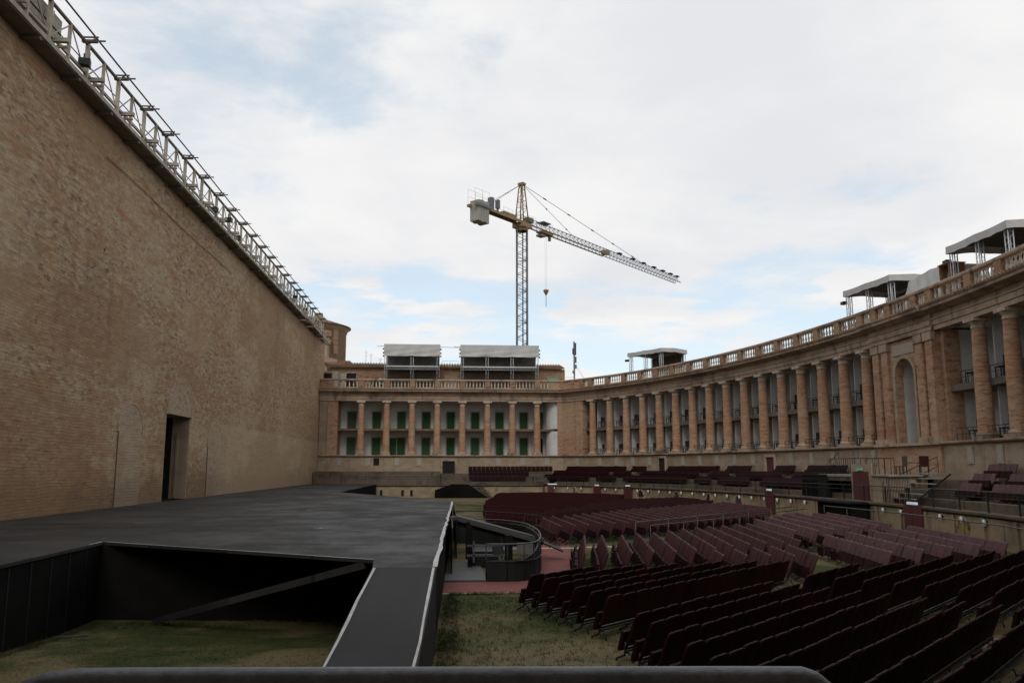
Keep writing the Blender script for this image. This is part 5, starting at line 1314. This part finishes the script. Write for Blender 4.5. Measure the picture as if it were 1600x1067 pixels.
MB().box((*CXY, ZJ - .45), (2.6, 2.6, .9), atan2(JD.y, JD.x)).lathe([(1.2, -1.5), (1.2, -.9)], 16, (CXY[0], CXY[1], ZJ)).build('slewing_ring', 'crane_yellow', cr)
# tower head
m0 = MB(); hb = 1.0; ht = .35; ZT = 7.6
ca, sa = JD.x, JD.y
for d1 in (-1, 1):
    for d2 in (-1, 1):
        a = O_ + JD * (.8 * d1) + JN * (hb * d2); b_ = O_ + Vector((0, 0, ZT)) + JD * (ht * d1) + JN * (ht * d2); m0.tube([a, b_], .13, 5)
    for k in range(5):
        t0, t1 = k / 5, (k + 1) / 5
        def HP(t, s1, s2): return (O_ + JD * (.8 * s1) + JN * (hb * s2)).lerp(O_ + Vector((0, 0, ZT)) + JD * (ht * s1) + JN * (ht * s2), t)
        sg = 1 if k % 2 else -1
        m0.tube([HP(t0, d1, -sg), HP(t1, d1, sg)], .05, 4); m0.tube([HP(t0, d1, -1), HP(t0, d1, 1)], .05, 4); m0.tube([HP(t0, -sg, d1), HP(t1, sg, d1)], .04, 4)
m0.box((*CXY, ZJ + ZT + .15), (1.0, 1.2, .45), atan2(sa, ca))
m0.build('tower_head', 'crane_yellow', cr)
def jib(t0, t1, hw, hh, mat, name, n):
    mb = MB()
    def Q(t, sx, up): return O_ + JD * t + JN * (hw * sx) + Vector((0, 0, hh * up + .1))
    mb.tube([Q(t0, -1, 0), Q(t1, -1, 0)], .085, 4); mb.tube([Q(t0, 1, 0), Q(t1, 1, 0)], .085, 4); mb.tube([Q(t0, 0, 1), Q(t1, 0, 1)], .085, 4)
    for k in range(n):
        a, b2 = t0 + (t1 - t0) * k / n, t0 + (t1 - t0) * (k + 1) / n; md = (a + b2) / 2
        for sx in (-1, 1): mb.tube([Q(a, sx, 0), Q(md, 0, 1)], .045, 3, False); mb.tube([Q(md, 0, 1), Q(b2, sx, 0)], .045, 3, False)
        mb.tube([Q(a, -1, 0), Q(a, 1, 0)], .04, 3, False)
    mb.build(name, mat, cr)
jib(1.2, 64.5, .75, 1.45, 'crane_gray', 'jib', 44)
m0 = MB()
for sx in (-1, 1): m0.tube([O_ + JD * 1.2 + JN * (.75 * sx) + Vector((0, 0, .0)), O_ + JD * 30 + JN * (.75 * sx)], .12, 4)
m0.build('jib_rail', 'crane_yellow', cr)
m0 = MB()
for t in (36, 42, 47, 52, 56.5, 60.5, 64): m0.box(tuple(O_ + JD * t + Vector((0, 0, 1.7))), (1.3, .8, .25), atan2(sa, ca))
m0.build('lamp_bracket', 'iron', cr)
MB().box(tuple(O_ + JD * 30 + Vector((0, 0, .7))), (1.2, 1.5, .9), atan2(sa, ca)).build('jib_joint', 'crane_yellow', cr)
# counter jib
m0 = MB()
for sx in (-1, 1): m0.bar(O_ + JN * (.7 * sx) + Vector((0, 0, .05)), O_ - JD * 14.5 + JN * (.7 * sx) + Vector((0, 0, .05)), .22, .5)
for k in range(9): m0.bar(O_ - JD * (1 + k * 1.5) - JN * .7, O_ - JD * (1 + k * 1.5) + JN * .7, .12)
m0.build('counter_jib', 'crane_yellow', cr)
MB().bar(O_ - JD * 1 + Vector((0, 0, .33)), O_ - JD * 11 + Vector((0, 0, .33)), 1.3, .06).build('walkway', 'crane_gray', cr)
W0 = O_ - JD * 12.4
m0 = MB()
for k in range(4):
    m0.box(tuple(W0 + JD * (k * .73 - 1.05) + Vector((0, 0, -.85))), (.66, 2.0, 3.7 + .25 * (k % 2)), atan2(sa, ca))
m0.build('counterweight', 'crane_weight', cr)
m0 = MB()
for sx in (-1, 1): m0.bar(W0 - JD * 2.0 + JN * (1.15 * sx) + Vector((0, 0, .1)), W0 + JD * 2.0 + JN * (1.15 * sx) + Vector((0, 0, .1)), .15, .45)
m0.build('weight_frame', 'crane_gray', cr)
MB().box(tuple(O_ - JD * 9.2 + Vector((0, 0, 1.6))), (.8, .9, 2.1), atan2(sa, ca)).build('winch_housing', 'crane_gray', cr)
MB().box(tuple(O_ - JD * 7.3 + Vector((0, 0, 1.9))), (.6, .7, 1.6), atan2(sa, ca)).box(tuple(O_ - JD * 7.3 + Vector((0, 0, .7))), (.3, .3, 1.0), atan2(sa, ca)).build('winch_motor', 'crane_gray', cr)
MB().box(tuple(O_ - JD * 4.2 + Vector((0, 0, .65))), (3.6, 1.0, .6), atan2(sa, ca)).build('machinery', 'crane_yellow', cr)
m0 = MB()
def rl2(t0, t1, n, off, h):
    for sx in (-1, 1):
        for z in (h * .5, h): m0.tube([O_ + JD * t0 + JN * (off * sx) + Vector((0, 0, .35 + z)), O_ + JD * t1 + JN * (off * sx) + Vector((0, 0, .35 + z))], .022, 3)
        for k in range(n + 1): p = O_ + JD * (t0 + (t1 - t0) * k / n) + JN * (off * sx) + Vector((0, 0, .35)); m0.tube([p, p + Vector((0, 0, h))], .022, 3)
rl2(-14.6, -10.5, 2, .8, 2.6); rl2(-6.5, -1.2, 4, .75, 1.2); rl2(1.0, 3.2, 2, 1.0, 1.3); rl2(5.8, 8.8, 3, .9, 1.2)
m0.build('guard_rail', 'crane_gray', cr)
MB().box(tuple(O_ + JD * 2.1 + Vector((0, 0, 1.1))), (1.6, 1.3, .9), atan2(sa, ca)).build('switch_cabinet', 'crane_gray', cr)
MB().box(tuple(O_ + JD * 7.2 + Vector((0, 0, 1.75))), (2.4, 1.6, .2), atan2(sa, ca)).build('jib_platform', 'crane_gray', cr)
# tie bars
TOPP = O_ + Vector((0, 0, ZT + .2))
def tie(name, a, b_, r, lumps):
    mb = MB().tube([a, b_], r, 4)
    for t in lumps: p = Vector(a).lerp(Vector(b_), t); q2 = Vector(a).lerp(Vector(b_), t + .018); mb.tube([p, q2], r * 2.2, 5)
    mb.build(name, 'crane_cable', cr)
tie('tie_bar', TOPP, O_ + JD * 17.5 + Vector((0, 0, 1.5)), .06, (.45, .85)); tie('tie_bar', TOPP, O_ + JD * 47 + Vector((0, 0, 1.5)), .06, (.15, .33, .52, .70, .88))
for sx in (-1, 1): tie('back_stay', TOPP, O_ - JD * 11.2 + JN * .7 * sx + Vector((0, 0, .4)), .04, (.4,))
# trolley
TT = 7.4
P_ = O_ + JD * TT
MB().box(tuple(P_ + Vector((0, 0, -.25))), (3.6, 1.5, .35), atan2(sa, ca)).box(tuple(P_ + JD * 1.6 + Vector((0, 0, -.9))), (.35, .5, 1.0), atan2(sa, ca)).build('trolley', 'crane_yellow', cr)
MB().box(tuple(P_ - JD * 1.3 + Vector((0, 0, -1.0))), (1.5, 1.2, .35), atan2(sa, ca)).box(tuple(P_ - JD * 1.3 + Vector((0, 0, -.6))), (.3, 1.0, .9), atan2(sa, ca)).build('service_cage', 'crane_gray', cr)
HZ = 36.6; HP_ = P_ + JD * .3
m0 = MB()
for d in (-.25, .25): m0.tube([HP_ + JD * d + Vector((0, 0, -.4)), Vector((HP_.x, HP_.y, 0)) + JD * d + Vector((0, 0, HZ + .5))], .016, 3)
m0.build('hoist_rope', 'crane_gray', cr)
b = MB(); b.lathe([(0, -.8), (.15, -.6), (.4, -.1), (.55, .2), (.5, .4), (.25, .5), (0, .5)], 12, (HP_.x, HP_.y, HZ)); b.build('hook_block', 'hook_paint', cr)
MB().tube([(HP_.x, HP_.y, HZ - .8), (HP_.x, HP_.y, HZ - 2.9)], .06, 5).build('hook', 'crane_cable', cr)

# ------------------------------------------------------------------ foreground railing
fg = thing('foreground_railing', (.35, 1.25, 0), 'thick grey tubular railing with bent ends in the immediate foreground', 'railing')
ZR = 2.652; YR = 1.32
def bend(x, z, y=YR): return (x, y, z)
L_ = [(-.64, 1.30, 1.3), (-.638, 1.30, 2.62), (-.628, 1.30, 2.652), (-.605, 1.30, 2.676), (-.57, 1.30, 2.690), (-.53, 1.30, 2.694)]
pts = L_ + [(-.45 + .1 * k, 1.30, 2.6935 - .0016 * k) for k in range(10)] + [(.552, 1.30, 2.677), (.565, 1.30, 2.673), (.64, 1.30, 2.612), (.70, 1.30, 2.54), (.71, 1.30, 2.5), (.712, 1.30, 1.3)]
MB().tube(pts, .0195, 20).build('pipe', 'rail_pipe', fg)
fl = MB().box((.3, .35, 1.24), (6, 2.9, .12)).build('viewing_terrace', 'concrete'); tag(fl, kind='structure')

# ------------------------------------------------------------------ grass blades close to the camera
random.seed(3)
gv, gf = [], []
def inside(x, y_):
    if -7.3 < x < -1.5 and 6 < y_ < 18.4: return True
    if -.1 < x < 3.4 and 7 < y_ < 20.4: return True
    return False
for i in range(45000):
    x, y_ = random.uniform(-7.3, 3.4), random.uniform(7, 20.4)
    if not inside(x, y_): continue
    if sin(x * 1.3 + 2) * sin(y_ * .9) + random.uniform(-.8, 1.1) < -.1: continue
    a = random.uniform(0, 6.28); h = random.uniform(.010, .028); w_ = .008; zb = gz(y_) if x < -1.3 else 0.0; l = random.uniform(-.05, .05)
    o = len(gv); gv += [(x - cos(a) * w_, y_ - sin(a) * w_, zb), (x + cos(a) * w_, y_ + sin(a) * w_, zb), (x + l, y_ + l * .7, zb + h)]; gf.append((o, o + 1, o + 2))
def tuft(x, y_, zb, n_=7):
    for _ in range(n_):
        a = random.uniform(0, 6.28); h = random.uniform(.03, .085); w_ = .007; l = random.uniform(-.04, .04); x2, y2 = x + random.gauss(0, .03), y_ + random.gauss(0, .03)
        o = len(gv); gv.extend([(x2 - cos(a) * w_, y2 - sin(a) * w_, zb), (x2 + cos(a) * w_, y2 + sin(a) * w_, zb), (x2 + l, y2 + l * .6, zb + h)]); gf.append((o, o + 1, o + 2))
for _ in range(520): y_ = random.uniform(9, 20.4); tuft(random.uniform(-.2, .1) + .22 * max(0, (y_ - 10)) / 10, y_, 0)
for _ in range(420): tuft(random.uniform(-7.4, -1.5), random.uniform(18.3, 18.9) + .1, GD)
for _ in range(300): y_ = random.uniform(12.5, 19); tuft(-7.42 + random.uniform(-.1, .12), y_, gz(y_))
for _ in range(260): tuft(random.uniform(.1, 2.6), 20.5 + random.uniform(-.12, .04), 0, 5)
for _ in range(900): tuft(random.uniform(.2, 2.9), random.uniform(9, 20), 0, 5)
me = bpy.data.meshes.new('grass'); me.from_pydata(gv, [], gf); me.materials.append(MATS['ground_grass'])
o = bpy.data.objects.new('grass', me); C.objects.link(o); tag(o, 'short patchy green grass on the lawn near the ramp', 'grass', kind='stuff')
print('rows', NR, 'objects', len(bpy.data.objects))
